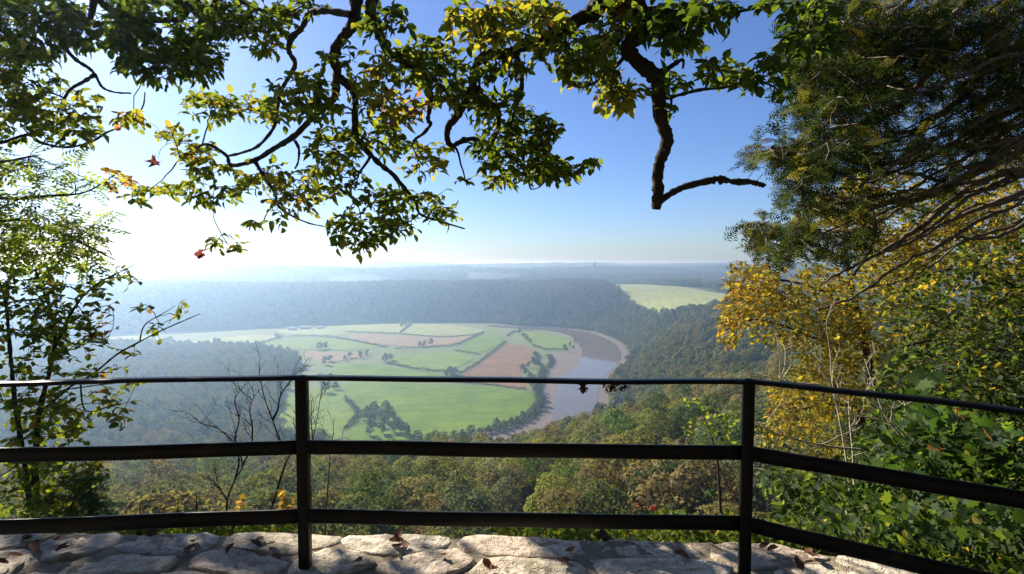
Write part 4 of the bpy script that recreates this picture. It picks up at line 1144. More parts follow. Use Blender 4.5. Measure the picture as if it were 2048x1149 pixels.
for cx, cy, rx, ry, w, tn, d in CL:
    if cy > 190 and cx < 640 and d < 4.4: d = float(np.interp(cx, [360, 480, 560, 640], [5.4, 5.1, 4.5, 3.8]))
    far_ = d > 4.3
    B.cluster(cx, cy, rx * 1.05, ry * 1.08, d, .28 if far_ else .2, .0050 * (w if not far_ else w * .72) * (1.30 if d < 4.3 else 1.12), .022, .080 if far_ else .060, (tn, .16), twig_r=.0034, branch_r=.011)
B.finish([T_beech(), T_beech(.45, .16, .9), T_beech(-.2, .05, 1.15), T_beech(.7, .22, .8), T_beech(.1, .28, 1.05)], M['beech'], bk)

# ------------------------------------------------------------------ trees on the left
A1 = Plant('ash_tree', (-6.6, 6.0, -4.5), 'slender ash on the left edge with feathery pale green leaf sprays', 'tree', 5)
A1.limb([(-6.6, 6.0, -4.6), (-6.5, 6.0, -1), (-6.3, 6.0, 1.5), (-6.0, 6.0, 3.4), (-5.9, 6.1, 5.2)], .10, .012, bk, 'trunk', 8, .05)
A1.limb([(-6.3, 6.0, 1.5)] + tr([(-40, 400), (30, 398), (100, 392), (170, 385), (230, 350)], 6.0, 5.8), .03, .006, bk)
A1.limb([(-6.4, 6.0, .6)] + tr([(-40, 480), (20, 440), (80, 455), (130, 470), (190, 500), (230, 520)], 6.0, 5.6), .03, .006, bk)
A1.limb([(-6.3, 6.0, 1.7)] + tr([(-30, 340), (30, 320), (80, 310)], 6.0, 5.8), .03, .006, bk)
for cx, cy, rx, ry, w in [(70, 335, 85, 34, .9), (150, 352, 60, 28, .6), (60, 385, 70, 20, .5), (190, 385, 45, 20, .5), (80, 470, 100, 46, 1.2), (150, 480, 70, 44, 1.0), (30, 520, 60, 46, 1.3), (130, 530, 80, 30, 1.0), (-90, 420, 90, 130, 1.2), (-130, 300, 110, 110, 1.2), (-40, 330, 60, 60, 1), (190, 450, 30, 20, .6), (20, 440, 40, 40, .7), (-300, 350, 150, 200, .5), (-10, 150, 60, 90, 1.0), (20, 0, 70, 100, .8), (-150, 100, 90, 120, .8)]:
    A1.cluster(cx, cy, rx, ry, 5.9, .5, .0028 * w, .12, .24, (.55, .25), up=(0, -.2, 1), branch_r=.012, twig_r=.004, droop=.45, jit=.4)
A1.finish(T_ash(), M['ash'], bk, 0)

H1 = Plant('hazel_tree', (-4.6, 4.6, -3.4), 'many-stemmed hazel left of the railing with thinning green and brown leaves', 'tree', 9)
H1.limb([(-4.6, 4.6, -3.5), (-4.4, 4.6, -1.5)] + tr([(70, 950), (78, 829), (100, 740), (110, 660), (90, 590), (70, 540)], 4.7, 4.9), .030, .009, bk, 'stem')
H1.limb(tr([(60, 945), (90, 928), (116, 920), (169, 907), (200, 900)], 4.7, 4.4), .018, .006, bk)
H1.limb(tr([(76, 829), (110, 800), (145, 771), (186, 748), (233, 710), (279, 684), (326, 660), (372, 640), (400, 628)], 4.7, 4.3), .012, .003, bk)
H1.limb(tr([(60, 1000), (30, 800), (20, 700), (10, 600), (-20, 520)], 4.7, 5.0), .022, .008, bk, 'stem')
H1.limb(tr([(100, 720), (130, 650), (160, 600), (200, 565), (240, 545), (270, 530)], 4.8, 4.7), .014, .004, bk)
H1.limb(tr([(160, 760), (170, 820), (215, 815), (245, 800)], 4.6, 4.4), .008, .003, bk)
H1.limb(tr([(279, 684), (290, 650), (330, 625), (350, 612)], 4.45, 4.4), .006, .002, bk)
H1.limb(tr([(130, 780), (200, 770), (250, 765), (310, 760)], 4.6, 4.4), .007, .003, bk)
for cx, cy, rx, ry, w, tn in [(130, 575, 85, 40, .9, .4), (230, 560, 34, 20, .7, .5), (262, 562, 20, 17, 1.2, .75), (60, 600, 75, 56, 1.3, .4), (105, 645, 75, 52, 1.3, .35), (172, 640, 50, 30, .8, .35), (60, 705, 75, 56, 1.3, .35), (150, 690, 60, 36, .8, .4), (212, 612, 28, 16, .4, .5), (228, 640, 30, 18, .7, .78), (210, 690, 36, 22, .6, .4),
                              (355, 632, 40, 12, .5, .5), (310, 660, 40, 22, .4, .45), (240, 700, 34, 20, .5, .5), (300, 610, 30, 12, .4, .5), (225, 745, 40, 16, .5, .5), (275, 620, 10, 14, .5, .3), (60, 800, 80, 60, 1.4, .38), (130, 820, 64, 40, 1.1, .5), (200, 808, 46, 34, .6, .6), (255, 805, 40, 20, .3, .6), (290, 765, 30, 10, .6, .6), (90, 870, 90, 40, 1.3, .42), (250, 850, 30, 10, .25, .5),
                              (60, 930, 75, 50, 1.5, .3), (140, 945, 70, 40, 1.3, .5), (50, 1000, 70, 45, 1.7, .35), (130, 1000, 60, 34, 1.5, .4), (-80, 700, 80, 200, 1.0, .4), (-80, 950, 70, 120, 1.0, .4), (20, 560, 40, 50, 1.0, .45), (150, 745, 50, 25, .5, .4)]:
    H1.cluster(cx, cy, rx, ry, 4.7, .35, .0034 * w, .040, .064, (tn, .2), branch_r=.008, twig_r=.003)
H1.finish([T_beech(w=1.2), T_beech(.5, .18, 1.0), T_beech(-.2, .1, 1.3)], M['hazel'], bk)

# ------------------------------------------------------------------ right side: yew, golden tree, green shrubs
Y1 = Plant('yew_tree', (6.6, 4.2, -0.8), 'dark yew leaning in from the right with drooping sprays and long bare branches', 'tree', 13)
yb = M['yew_bark']
Y1.limb([(6.6, 4.2, -.9), (6.5, 4.2, 1.5), (6.4, 4.1, 4), (6.2, 4.0, 7)], .4, .25, yb, 'trunk', 10, .06)
YB = [([(2200, 40), (2048, 85), (1960, 150), (1920, 200), (1870, 235), (1830, 262), (1790, 268), (1745, 290), (1690, 300)], 4.9, 4.2, .05),
      ([(2200, 240), (2048, 300), (1960, 340), (1900, 375), (1830, 400), (1760, 408), (1700, 420), (1650, 440), (1590, 470)], 4.9, 4.2, .055),
      ([(2200, 280), (2060, 335), (1980, 355), (1910, 395), (1860, 440), (1820, 470), (1770, 500), (1700, 535), (1640, 570)], 5.0, 4.4, .05),
      ([(2200, 330), (2048, 385), (1950, 420), (1890, 445), (1830, 480), (1780, 500)], 5.2, 4.8, .035),
      ([(2200, -60), (2048, 20), (1960, 60), (1880, 120), (1820, 190), (1780, 230), (1720, 250), (1660, 260)], 4.8, 4.0, .05),
      ([(2100, -120), (1960, -20), (1880, 60), (1800, 120), (1720, 150), (1650, 150), (1600, 140)], 4.5, 3.9, .045),
      ([(2000, -140), (1860, -40), (1770, 40), (1700, 60), (1640, 60)], 4.4, 3.8, .04),
      ([(2200, 150), (2048, 210), (1980, 240), (1900, 290), (1830, 320), (1740, 330), (1650, 310), (1560, 300), (1520, 312)], 4.9, 4.0, .045),
      ([(1900, 375), (1840, 350), (1780, 345), (1720, 360), (1680, 345)], 4.5, 4.3, .018),
      ([(1920, 200), (1850, 240), (1800, 262)], 4.7, 4.5, .016),
      ([(1960, 340), (1900, 330), (1850, 345), (1800, 370)], 4.7, 4.5, .016)]
_r = np.random.default_rng(133)
for k in range(26):
    y0 = _r.uniform(-120, 430); x1 = _r.uniform(1600, 1860); sl = _r.uniform(.35, .75) + (.25 if y0 < 60 else 0); y1 = y0 + (2120 - x1) * sl * .75
    xs = np.linspace(2120, x1, 7); f = np.linspace(0, 1, 7)
    ys = y0 + (y1 - y0) * (f ** .85) + 22 * np.sin(f * 5 + _r.uniform(0, 6)) * f + _r.normal(0, 5, 7)
    dd = _r.uniform(3.6, 4.3)
    YB.append((list(zip(xs, ys)), dd + .4, dd, _r.uniform(.009, .024)))
for pts_, d0, d1, r0 in YB: Y1.limb(tr(pts_, d0, d1), r0, min(.007, r0 * .4), yb, knob=.08, wig=.006, sides=7, per=5)
YC = [(1640, 40, 60, 60, 1.5), (1600, 130, 45, 60, 1.5), (1660, 140, 80, 70, 1.6), (1740, 60, 90, 80, 1.5), (1840, 50, 90, 70, 1.5), (1950, 50, 110, 80, 1.4), (1660, 230, 60, 60, 1.6), (1750, 190, 80, 70, 1.4), (1850, 160, 90, 70, 1.2), (1980, 180, 90, 80, 1.3),
      (1560, 310, 50, 34, 1.5), (1625, 300, 60, 45, 1.6), (1610, 375, 45, 36, 1.5), (1700, 310, 80, 50, 1.3), (1800, 300, 80, 50, 1.1), (1900, 290, 90, 55, 1.1), (2010, 300, 70, 50, 1.0), (1690, 400, 70, 40, .8), (1610, 440, 60, 40, 1.6), (1555, 490, 55, 26, 1.6), (1640, 490, 70, 32, 1.4),
      (1530, 460, 24, 24, 1.2), (1720, 470, 60, 30, .8), (1800, 410, 70, 30, .5), (1570, 95, 24, 24, 1.0), (1600, 200, 30, 30, 1.0), (1650, 345, 40, 24, 1.2), (1520, 310, 22, 22, 1.0), (1900, 370, 60, 26, .6), (2100, 100, 120, 160, .9)]
for cx, cy, rx, ry, w in YC:
    Y1.cluster(cx, cy, rx, ry, 4.3 + (cx - 1600) / 900, .45, .0047 * w, .065, .18, (.52, .33), up=(0, -.4, 1), branch_r=.012, twig_r=.005, droop=.5, jit=.55, spread=.8)
Y1.finish(T_yew(), M['yew'], yb, 0)

G1 = Plant('golden_tree', (6.6, 9.4, -5.0), 'young tree with golden yellow autumn leaves behind the right post', 'tree', 17)
G1.limb([(6.6, 9.4, -5.2), (6.4, 9.3, -2)] + tr([(1740, 760), (1720, 650), (1700, 560), (1690, 470), (1700, 380)], 9.3, 9.2), .09, .02, bk, 'trunk')
G1.limb(tr([(1720, 700), (1640, 680), (1560, 650), (1500, 640), (1450, 660)], 9.3, 8.6), .03, .006, bk)
G1.limb(tr([(1715, 620), (1640, 580), (1560, 560), (1490, 560), (1450, 590)], 9.3, 8.6), .03, .006, bk)
G1.limb(tr([(1740, 820), (1680, 810), (1600, 820), (1540, 850)], 9.3, 8.6), .03, .006, bk)
G1.limb(tr([(1700, 560), (1740, 500), (1750, 440), (1730, 400), (1700, 380)], 9.2, 4.0), .03, .006, bk)
for cx, cy, rx, ry, w, tn in [(1725, 385, 55, 26, 1.0, .6), (1690, 440, 60, 28, 1.0, .6), (1800, 400, 50, 24, .9, .55), (1650, 400, 24, 16, .8, .6)]:
    G1.cluster(cx, cy, rx, ry, 4.0, .2, .012 * w, .035, .045, (tn, .2), branch_r=.008, twig_r=.002)
for cx, cy, rx, ry, w, tn in [(1500, 570, 56, 30, 2.6, .68), (1480, 620, 40, 40, 2.6, .72), (1460, 660, 26, 34, 2.0, .72), (1520, 600, 60, 40, 1.6, .66), (1560, 660, 60, 40, 1.1, .5), (1490, 540, 40, 16, 1.4, .6), (1640, 560, 60, 30, 1.6, .5), (1680, 650, 70, 40, 1.5, .45), (1560, 780, 40, 26, .9, .6), (1660, 740, 60, 40, 1.3, .5), (1540, 545, 45, 24, 1.2, .6), (1570, 600, 60, 40, 1.1, .5), (1640, 620, 70, 50, 1.2, .5), (1720, 600, 70, 60, 1.2, .45), (1620, 690, 70, 36, 1.0, .5), (1720, 690, 80, 50, 1.1, .5),
                              (1610, 750, 40, 24, 1.1, .6), (1600, 820, 70, 50, 1.5, .62), (1680, 800, 60, 50, 1.2, .5), (1560, 870, 50, 34, 1.0, .5), (1640, 890, 60, 40, 1.0, .45), (1720, 380, 50, 40, 1.4, .62), (1700, 440, 70, 40, 1.3, .6), (1780, 470, 80, 50, 1.3, .6), (1640, 400, 40, 26, .7, .6), (1860, 480, 80, 40, 1.2, .6),
                              (1960, 460, 90, 50, 1.1, .55), (1760, 110, 40, 34, 1.0, .65), (1800, 380, 60, 40, .8, .5), (1980, 250, 40, 30, .8, .55), (1790, 560, 70, 50, 1.1, .4), (1840, 640, 70, 60, .9, .3), (1800, 740, 60, 50, .8, .4), (1950, 380, 80, 34, 1.2, .6), (1980, 440, 90, 50, 1.6, .58), (1880, 430, 80, 50, 1.5, .55), (2000, 520, 70, 50, 1.3, .5), (1850, 540, 70, 50, 1.5, .5), (2030, 340, 50, 60, 1.2, .5), (1780, 520, 70, 40, 1.6, .55), (2040, 600, 60, 60, 1, .45)]:
    G1.cluster(cx, cy, rx, ry, 9.0, .8, .018 * w, .048, .092, (tn, .24), branch_r=.012, twig_r=.0035)
G1.finish(T_oval(), M['gold'], bk, 300)

S1 = Plant('lime_tree', (6.2, 5.6, -1.6), 'leafy green tree filling the right edge behind the railing', 'tree', 19)
S1.limb([(6.2, 5.6, -1.8), (6.1, 5.6, 0), (6.0, 5.6, 1.2), (5.9, 5.6, 2.2)], .1, .03, bk, 'trunk')
S1.limb([(6.1, 5.6, .2)] + tr([(2000, 700), (1900, 680), (1820, 690), (1760, 720)], 5.8, 5.8), .03, .006, bk)
S1.limb([(6.1, 5.6, .6)] + tr([(2000, 560), (1900, 540), (1820, 560)], 5.8, 5.8), .03, .006, bk)
S1.limb([(6.1, 5.6, -.3)] + tr([(2000, 800), (1900, 780), (1800, 800)], 5.8, 5.6), .03, .006, bk)
for cx, cy, rx, ry, w, tn in [(1990, 520, 70, 46, 1.0, .75), (1900, 550, 80, 50, .9, .7), (2000, 600, 70, 50, 1.1, .6), (1900, 640, 80, 56, 1.0, .6), (1810, 620, 60, 56, .7, .6), (2000, 700, 70, 60, 1.5, .4), (1900, 730, 80, 56, 1.5, .35), (1810, 740, 60, 50, 1.2, .35), (1980, 790, 80, 50, 1.5, .4),
                              (1870, 810, 70, 44, 1.3, .35), (1780, 820, 50, 40, .9, .35), (2000, 870, 70, 50, 1.4, .35), (1900, 890, 80, 44, 1.4, .35), (1800, 900, 60, 36, 1.0, .35), (2110, 650, 90, 250, 1.0, .4)]:
    S1.cluster(cx, cy, rx, ry, 5.6, .6, .011 * w, .045, .066, (tn, .3), branch_r=.010, twig_r=.003)
S1.finish([T_beech(w=1.15), T_beech(.5, .2, .95), T_beech(-.25, .12, 1.2), T_beech(.2, .3, 1.0)], M['green'], bk, 300)

C1 = Plant('sycamore_sapling', (2.6, 2.5, -0.55), 'bright green sycamore sapling with broad lobed leaves behind the right section of railing', 'shrub', 23)
C1.limb([(2.6, 2.5, -.7)] + tr([(1960, 1100), (1900, 1000), (1860, 940), (1830, 880)], 3.0, 3.3), .016, .004, bk, 'stem')
C1.limb([(2.6, 2.5, -.7)] + tr([(2000, 1080), (2010, 1000), (1990, 920), (1960, 860)], 2.9, 3.3), .016, .004, bk, 'stem')
C1.limb([(2.5, 2.5, -.7)] + tr([(1870, 1060), (1830, 980), (1800, 930), (1780, 880)], 3.0, 3.4), .014, .004, bk, 'stem')
for cx, cy, rx, ry, w, tn in [(1900, 890, 60, 36, .9, .5), (1980, 900, 60, 50, 1.2, .5), (1860, 950, 60, 40, 1.0, .45), (1950, 980, 70, 40, 1.3, .5), (2020, 1000, 50, 60, 1.3, .5), (1900, 1040, 70, 36, 1.3, .6), (1980, 1070, 70, 36, 1.4, .6), (1800, 960, 50, 40, .8, .4), (1810, 1030, 60, 30, .9, .4), (2020, 1100, 50, 36, 1.3, .5),
                              (1940, 1110, 60, 24, 1.2, .5), (1840, 840, 40, 24, .7, .45), (1930, 840, 50, 26, .8, .55), (1740, 1010, 40, 24, .7, .3), (1860, 1090, 60, 20, 1.1, .5)]:
    C1.cluster(cx, cy, rx, ry, 3.1, .25, .0075 * w, .05, .078, (tn, .25), up=(-.1, -.5, .9), branch_r=.006, twig_r=.003, droop=.25)
C1.finish(T_maple(), M['maple'], bk, 260)

V1 = Plant('laurel_shrub', (3.0, 4.4, -1.0), 'low dark green shrub between the right post and the sycamore', 'shrub', 29)
V1.limb([(3.0, 4.4, -1.2)] + tr([(1700, 1050), (1690, 990), (1680, 940)], 4.3, 4.3), .02, .005, bk, 'stem')
V1.limb([(3.0, 4.4, -1.2)] + tr([(1620, 1060), (1600, 1000), (1580, 950)], 4.3, 4.3), .02, .005, bk, 'stem')
for cx, cy, rx, ry, w, tn in [(1580, 960, 60, 40, 1.0, .35), (1660, 970, 60, 40, 1.2, .35), (1740, 960, 60, 40, 1.2, .3), (1600, 1030, 70, 30, 1.2, .4), (1700, 1040, 70, 30, 1.4, .3), (1780, 1030, 50, 36, 1.4, .35), (1560, 1060, 50, 16, 1.2, .5), (1660, 1085, 60, 16, 1.4, .55), (1760, 1085, 60, 24, 1.4, .45), (1780, 890, 50, 30, .9, .35)]:
    V1.cluster(cx, cy, rx, ry, 4.3, .4, .009 * w, .045, .080, (tn, .22), branch_r=.006, twig_r=.003)
V1.finish([T_beech(w=1.1), T_beech(.5, .2, .9), T_beech(-.2, .15, 1.15)], M['green'], bk, 150)

K1 = Plant('field_maple', (3.6, 8.2, -6.0), 'yellow-green shrub just left of the right post', 'shrub', 31)
K1.limb([(3.6, 8.2, -6.2)] + tr([(1440, 1000), (1430, 900), (1410, 840)], 8.3, 8.3), .03, .006, bk, 'stem')
for cx, cy, rx, ry, w, tn in [(1400, 812, 36, 22, 1.0, .5), (1440, 850, 40, 26, 1.2, .6), (1385, 850, 26, 22, .8, .75), (1450, 900, 36, 20, 1.2, .5), (1390, 905, 36, 14, .7, .5), (1465, 830, 20, 26, .8, .55)]:
    K1.cluster(cx, cy, rx, ry, 8.3, .35, .008 * w, .075, .10, (tn, .2), branch_r=.008, twig_r=.004)
K1.finish(T_oval(), M['ash'], bk, 0)

# dry pale stems right of the right post
def stems(name, base, label, cat, lines, mat, r0, r1, sub, seed, d=4.0, sub_len=(.08, .3)):
    s = Plant(name, base, label, cat, seed)
    for ln in lines:
        p = s.limb(tr(ln, d, d + .15), r0, r1, mat, 'stem', 6, .08)
        for k in range(sub):
            j = s.r.integers(len(p) // 3, len(p)); L = s.r.uniform(*sub_len)
            dr = (p[j] - p[max(0, j - 3)]); dr = dr / (np.linalg.norm(dr) + 1e-6) + s.r.normal(0, .6, 3); dr[1] *= .4; dr[2] = abs(dr[2]) * .8 + .2
            q = s.shoot(p[j], p[j] + dr / np.linalg.norm(dr) * L, r1 * 1.0, r1 * .45, .05, 5, False)
            for _ in range(2):
                dd = dr + s.r.normal(0, .7, 3); dd[2] = abs(dd[2]) + .1
                s.shoot(q[3], q[3] + dd / np.linalg.norm(dd) * L * .5, r1 * .6, r1 * .3, .05, 4, False)
    o = obj('twigs', s.twig.mesh('twigs', mat, True, s.base), s.t); o['kind'] = 'stuff'
    return s
stems('dead_shrub', P(1710, 1120, 3.2), 'dry straw-coloured stems rising behind the right section of railing', 'shrub',
      [[(1712, 1040), (1700, 980), (1690, 900), (1675, 820), (1664, 760), (1660, 700)], [(1712, 1040), (1708, 960), (1705, 900), (1700, 850), (1697, 800)], [(1700, 1050), (1685, 1000), (1650, 960), (1600, 938), (1520, 925)],
       [(1860, 920), (1830, 895), (1800, 870), (1770, 830), (1750, 780), (1730, 720)], [(1850, 920), (1800, 860), (1760, 840), (1700, 830)], [(1720, 900), (1640, 890), (1560, 870), (1515, 850)], [(1640, 770), (1580, 765), (1540, 755), (1510, 748)]], M['pale_bark'], .0085, .0032, 7, 41, 3.2)
stems('bare_shrub', P(470, 1070, 5.2), 'leafless dark shrub of forked twigs left of the left post', 'shrub',
      [[(452, 1060), (455, 1000), (470, 960), (485, 930), (470, 890), (440, 860), (410, 850), (385, 835)], [(470, 960), (478, 920), (470, 880), (478, 840), (470, 800), (490, 770)], [(455, 1000), (440, 980), (430, 965)], [(485, 930), (500, 900), (505, 860), (500, 820), (510, 790)]], bk, .011, .003, 15, 43, 5.2, (.1, .34))
stems('bare_sapling', P(545, 1070, 4.6), 'thin leafless sapling just left of the left post', 'shrub',
      [[(520, 1065), (545, 1010), (560, 960), (572, 925), (580, 905), (560, 880), (545, 840), (530, 800), (522, 765), (518, 745)], [(580, 905), (590, 890), (600, 860)], [(545, 840), (555, 820), (562, 790), (580, 765)]], bk, .011, .003, 15, 44, 4.6, (.08, .28))
stems('twiggy_sapling', P(630, 1090, 5.0), 'faint bare twigs just right of the left post', 'shrub',
      [[(618, 1075), (622, 1000), (620, 930), (626, 880), (634, 840), (640, 800), (645, 775)], [(626, 880), (622, 840), (624, 800)], [(650, 1075), (655, 980), (662, 900), (668, 865)]], bk, .007, .0025, 9, 45, 5.0)

# evergreen bush and little conifers left of the posts
def conifer(px, py_top, py_base, depth, label, mat, seed, width=.32):
    top = P(px, py_top, depth); base = P(px, py_base, depth); h = np.linalg.norm(top - base)
    t = empty('conifer_sapling', base, label, 'tree', 'young conifers below the wall')
    r = np.random.default_rng(seed)
    g = Geo(); g.add(*tube(np.linspace(base, top, 6), np.linspace(.02, .004, 6), 6))
    n = int(60 * h)
    u = r.uniform(0, 1, n) ** .8; a = r.uniform(0, 6.28, n)
    pos = base + (top - base) * u[:, None]
    ax = np.stack([np.cos(a), np.sin(a), .35 + .9 * u], 1)
    up = np.stack([-.3 * np.cos(a), -.3 * np.sin(a), np.ones(n)], 1) + r.normal(0, .2, (n, 3))
    s = np.maximum(h * width * (1.05 - u), .05) * r.uniform(.7, 1.2, n)
    V, F, tn = place(T_yew(), pos, ax, up, s, r.uniform(0, 1, n))
    obj('trunk', g.mesh('trunk', bk, True, base), t)
    o = obj('foliage', make_mesh('foliage', V - base, F, mat, False, tn), t); o['kind'] = 'stuff'
conifer(393, 990, 1090, 5.0, 'small dark conifer tip right of the evergreen bush', M['conifer'], 1)
conifer(356, 995, 1090, 5.2, 'yellowish conifer tip between the evergreen bush and the dark tip', M['under'], 2)
conifer(280, 1005, 1090, 5.4, 'pale conifer tip beside the evergreen bush', M['under'], 3)
E1 = Plant('evergreen_bush', P(180, 1120, 4.4), 'rounded dark evergreen bush at the foot of the left trees', 'shrub', 47)
E1.limb([P(180, 1120, 4.4), P(182, 1040, 4.4), P(180, 960, 4.4)], .03, .008, bk, 'stem')
for cx, cy, rx, ry, w in [(180, 960, 34, 26, 1.2), (150, 995, 50, 30, 1.3), (195, 1000, 34, 34, 1.5), (130, 1030, 50, 20, 1.2), (190, 1035, 40, 20, 1.2)]:
    E1.cluster(cx, cy, rx, ry, 4.4, .2, .006 * w, .06, .12, (.6, .25), branch_r=.008, twig_r=.003)
E1.finish(T_yew(), M['conifer'], bk, 0)
O1 = Plant('orange_maple', P(575, 1090, 4.2), 'little maple with orange leaves behind the left post', 'shrub', 53)
O1.limb([P(575, 1090, 4.2), P(572, 1040, 4.2), P(570, 990, 4.2)], .006, .002, bk, 'stem')
for cx, cy, rx, ry in [(570, 1000, 26, 18), (490, 1012, 14, 16), (590, 1020, 20, 14)]:
    O1.cluster(cx, cy, rx, ry, 4.2, .12, .010, .04, .05, (.9, .12), branch_r=.003, twig_r=.002)
O1.finish(T_maple(), M['gold'], bk, 0)
R1 = Plant('red_seedling', P(1290, 1085, 3.4), 'seedling with a few salmon red leaves left of the right post', 'plant', 59)
R1.limb([P(1292, 1085, 3.4), P(1288, 1045, 3.4), P(1285, 1010, 3.4)], .004, .0015, bk, 'stem')
for cx, cy, rx, ry in [(1272, 1014, 9, 9), (1306, 1012, 9, 9)]:
    R1.cluster(cx, cy, rx, ry, 3.4, .05, .012, .03, .032, (.5, .3), branch_r=.002, twig_r=.001)
R1.finish(T_beech(), M['red'], bk, 0)

# undergrowth against the outer face of the wall
def undergrowth(name, label, spans, mat, seed, tpl):
    r = np.random.default_rng(seed); Pp = []; Sz = []
    for s0, s1, h, dens in spans:          # pixel span along the wall edge, height above the cap
        n = int((s1 - s0) * dens)
        px = r.uniform(s0, s1, n)
        ex = np.interp(px, [a for a, _ in EDGE_PX], [b for _, b in EDGE_PX])
        e = np.array([on_plane(a, b, 0.0) for a, b in zip(px, ex)])
        out = e[:, :2] / np.linalg.norm(e[:, :2], axis=1)[:, None]
        dist = .08 + r.uniform(0, 1, n) ** 1.3 * 1.1
        zz = -1.0 * dist * .45 + h * r.uniform(-2.2, 1.0, n) * (1 + .4 * np.sin(px / 19.0)) 
        Pp.append(np.stack([e[:, 0] + out[:, 0] * dist, e[:, 1] + out[:, 1] * dist, zz], 1)); Sz.append(r.uniform(.018, .042, n) * (1 + .3 * dist))
    Pp = np.concatenate(Pp); Sz = np.concatenate(Sz); n = len(Pp)
    ax = r.normal(0, .6, (n, 3)); ax[:, 2] += .35
    V, F, t = place(tpl, Pp, ax, np.array([0, -.5, 1.0]) + r.normal(0, .5, (n, 3)), Sz, np.clip(r.normal(.5, .25, n), 0, 1))
    tag(obj(name, make_mesh(name, V, F, mat, False, t)), label, kind='stuff')
undergrowth('undergrowth', 'low leafy undergrowth against the outer side of the wall', [(-200, 600, .04, 6.0), (980, 1300, .025, 2.5), (1300, 1960, .07, 11.0)], M['under'], 61, T_beech())
undergrowth('grass', 'tufts of grass along the outer edge of the wall', [(-100, 600, .035, 1.2), (1000, 1500, .03, 1.5), (1500, 1950, .08, 2.5)], M['under'], 62, (np.array([(-.06, 0, 0), (.06, 0, 0), (.03, 1.0, .05), (0, 1.9, -.2)], float), np.array([(0, 1, 2), (0, 2, 3)])))

def ground_cover():
    r = np.random.default_rng(66); n = 46000
    ra = np.exp(r.uniform(math.log(1.7), math.log(13), n)); aa = r.uniform(math.radians(19), math.radians(63), n); x = ra * np.sin(aa); y = ra * np.cos(aa)
    ex = np.interp(x, edge[:, 0], edge[:, 1])
    k = (y > ex + .12) | (x > edge[:, 0].max() + .1)
    a = np.arctan2(x, y); k &= (a > math.radians(20)) & (a < math.radians(62)); x, y = x[k], y[k]; n = len(x)
    zz = height(x, y) + r.uniform(0, .34, n) * (1 + .5 * np.sin(x * 3) * np.cos(y * 2.3))
    ax = r.normal(0, .7, (n, 3)); ax[:, 2] += .2
    big = r.uniform(0, 1, n) < .22
    sz = r.uniform(.018, .040, n) * (1 + .05 * y) * np.where(big, 1.5, 1)
    nr = np.array([-.2, -.3, 1.0]) + r.normal(0, .75, (n, 3)); tn = np.clip(r.normal(.38, .27, n), 0, 1); pp = np.stack([x, y, zz], 1)
    V1, F1, t1 = place(T_beech(w=.95), pp[~big], ax[~big], nr[~big], sz[~big], tn[~big])
    V2, F2, t2 = place(T_maple(), pp[big], ax[big], nr[big], sz[big], tn[big] * .65)
    V = np.vstack([V1, V2]); F = np.vstack([F1, F2 + len(V1)]); t = np.concatenate([t1, t2])
    tag(obj('ivy', make_mesh('ivy', V, F, M['green'], False, t)), 'ivy and low leaves covering the bank right of the wall', kind='stuff')
ground_cover()

# ------------------------------------------------------------------ leaves lying on the wall, leaves caught on twigs and rail
def curled(seed):
    r = np.random.default_rng(seed)
    V, F = T_beech(curl=-r.uniform(.25, .7), fold=r.uniform(.12, .4))
    V = V + r.normal(0, .035, V.shape); V[:, 2] -= V[:, 2].min()
    return V, F
FL = [(40, 1082, 'heap of'), (62, 1072, ''), (80, 1084, ''), (52, 1094, ''), (112, 1068, ''), (104, 1080, ''), (18, 1128, ''), (48, 1112, ''), (70, 1106, ''), (108, 1104, ''), (128, 1098, ''), (392, 1080, ''), (386, 1090, ''), (512, 1078, ''), (526, 1096, ''), (542, 1098, ''), (534, 1088, ''),
      (452, 1110, ''), (562, 1120, ''), (790, 1082, ''), (800, 1090, ''), (808, 1084, ''), (812, 1096, ''), (300, 1076, ''), (996, 1134, ''), (984, 1142, ''), (1212, 1084, ''), (1228, 1082, ''), (1248, 1086, ''), (1142, 1120, ''), (1520, 1098, ''), (1534, 1102, ''), (1610, 1107, ''), (1626, 1108, ''), (1606, 1144, ''), (1130, 1104, ''), (320, 1066, ''), (705, 1126, ''), (1380, 1120, ''), (880, 1108, '')]
def side_words(x):
    ks = [(0, 'at the far left end'), (150, 'left of the leafless shrub'), (420, 'below the leafless shrub'), (500, 'just left of the left post'), (640, 'a hand right of the left post'), (780, 'a quarter along from the left post'), (900, 'near the middle of the bay'), (1100, 'past the middle of the bay'), (1300, 'nearing the right post'), (1500, 'just right of the right post'), (1580, 'far right of the right post')]
    return [w for t, w in ks if x >= t][-1]
cnt = {}
r = np.random.default_rng(71)
dry_meshes = []
for k in range(10):
    V, F = curled(k); dry_meshes.append(make_mesh('fallen_leaf', V, F, M['dry'], False, np.full(len(V), (k * .37) % 1.0)))
LOOK = ['curled', 'flat', 'crumpled', 'folded', 'torn', 'cupped', 'twisted', 'narrow', 'broad', 'dark', 'pale', 'rusty']
for k, (x, y, _) in enumerate(FL):
    w = side_words(x); c = cnt.get(w, 0); cnt[w] = c + 1
    e = np.interp(x, [a for a, _ in EDGE_PX], [b for _, b in EDGE_PX])
    depthw = 'on outer edge' if y < e + 18 else 'on inner stones' if y > e + 42 else 'on cap'
    q = on_plane(x, max(y, e + 5), 0.012)
    o = obj('fallen_leaf', dry_meshes[k % 10], None, (q[0], q[1], .014))
    o.rotation_euler = (r.uniform(-.2, .2), r.uniform(-.2, .2), r.uniform(0, 6.28)); s = r.uniform(.042, .066); o.scale = (s, s, s * .7)
    tag(o, f'{LOOK[c % 12]} brown leaf {depthw} of wall, {w}', 'leaf', 'dry leaves lying on the wall')

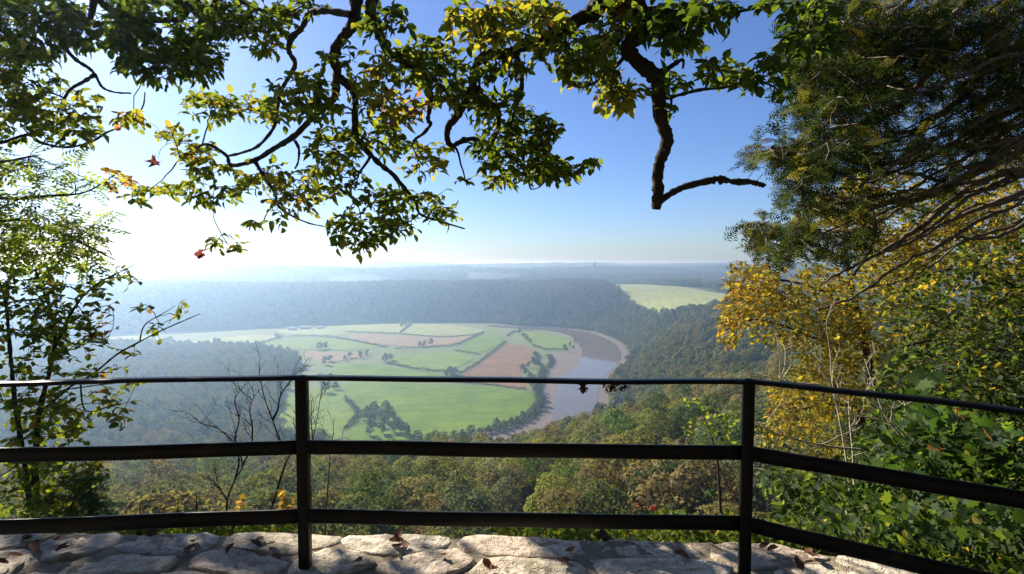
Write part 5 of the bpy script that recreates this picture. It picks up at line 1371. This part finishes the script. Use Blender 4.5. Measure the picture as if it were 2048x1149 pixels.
def clump(px, py, wpx, label, seed):
    r = np.random.default_rng(seed)
    c = P(px, py, 1.93); n = 26
    Pp = c + np.stack([r.uniform(-1, 1, n) * wpx / 1024 * 1.93 * .5, r.normal(0, .012, n), r.uniform(-.016, .006, n)], 1)
    V, F, t = place(T_beech(curl=.6, fold=.4), Pp, r.normal(0, 1, (n, 3)), r.normal(0, 1, (n, 3)), r.uniform(.012, .024, n), r.uniform(0, .4, n))
    tag(obj('leaf_clump', make_mesh('leaf_clump', V - c, F, M['dry'], False, t), None, c), label, 'leaves')
clump(1228, 772, 46, 'dark withered leaf clump caught under the top rail in front of the river', 1)
clump(1168, 775, 8, 'tiny withered scrap hanging from the top rail left of the clump', 2)
for px, py, sz, lab, sd in ((316, 318, .11, 'salmon red leaf hanging on its own against the sky at upper left', 1), (408, 504, .085, 'small red leaf hanging alone just above the hazy left horizon', 2)):
    sz *= 1.15; d = 4.0; q = P(px, py, d); t = empty('red_leaf', q, lab, 'leaf', 'red leaves hanging on bare twigs')
    V, F = T_maple(); V = V + np.random.default_rng(sd).normal(0, .09, V.shape) * np.array([1, 1, 1.8]); V[:, 0] *= .72
    m = make_mesh('blade', V, F, M['red'], False, np.full(len(V), .6)); o = obj('blade', m, t); o.matrix_local = basis_matrix((0, 0, 0), (-.85, .1, -.5), (.15, -1.0, .25), sz)
    g = Geo(); g.add(*tube(smooth_path([q, q + np.array([.03, 0, .08]), q + np.array([.10, .02, .13]), q + np.array([.22, .03, .12])], 3), .0022, 4)); obj('stalk', g.mesh('stalk', bk, True, q), t)

# ------------------------------------------------------------------ air
def haze_box():
    x, y0, y1, z0, z1 = 15600.0, -125.0, 17100.0, FZ - 1.5, 20.0
    V = [(-x, y0, z0), (x, y0, z0), (x, y1, z0), (-x, y1, z0), (-x, y0, z1), (x, y0, z1), (x, y1, z1), (-x, y1, z1)]
    F = np.array([(0, 3, 2, 1), (4, 5, 6, 7), (0, 1, 5, 4), (1, 2, 6, 5), (2, 3, 7, 6), (3, 0, 4, 7)])
    m = bpy.data.materials.new('valley_haze'); m.use_nodes = True
    nt = m.node_tree
    for n in list(nt.nodes): nt.nodes.remove(n)
    out = nt.nodes.new('ShaderNodeOutputMaterial'); pv = nt.nodes.new('ShaderNodeVolumePrincipled')
    pv.inputs['Density'].default_value = 3.0e-4
    pv.inputs['Color'].default_value = (0.45, 0.68, 1.0, 1)
    pv.inputs['Absorption Color'].default_value = (1, 1, 1, 1)     # scatters only: blue when thin, white when deep
    pv.inputs['Anisotropy'].default_value = 0.74
    pv.inputs['Density Attribute'].default_value = ''
    nt.links.new(pv.outputs[0], out.inputs['Volume'])
    try: m.cycles.homogeneous_volume = True
    except Exception: pass
    o = obj('haze', make_mesh('haze', np.array(V), F, m)); tag(o, 'pale morning haze filling the valley', kind='stuff')
haze_box()
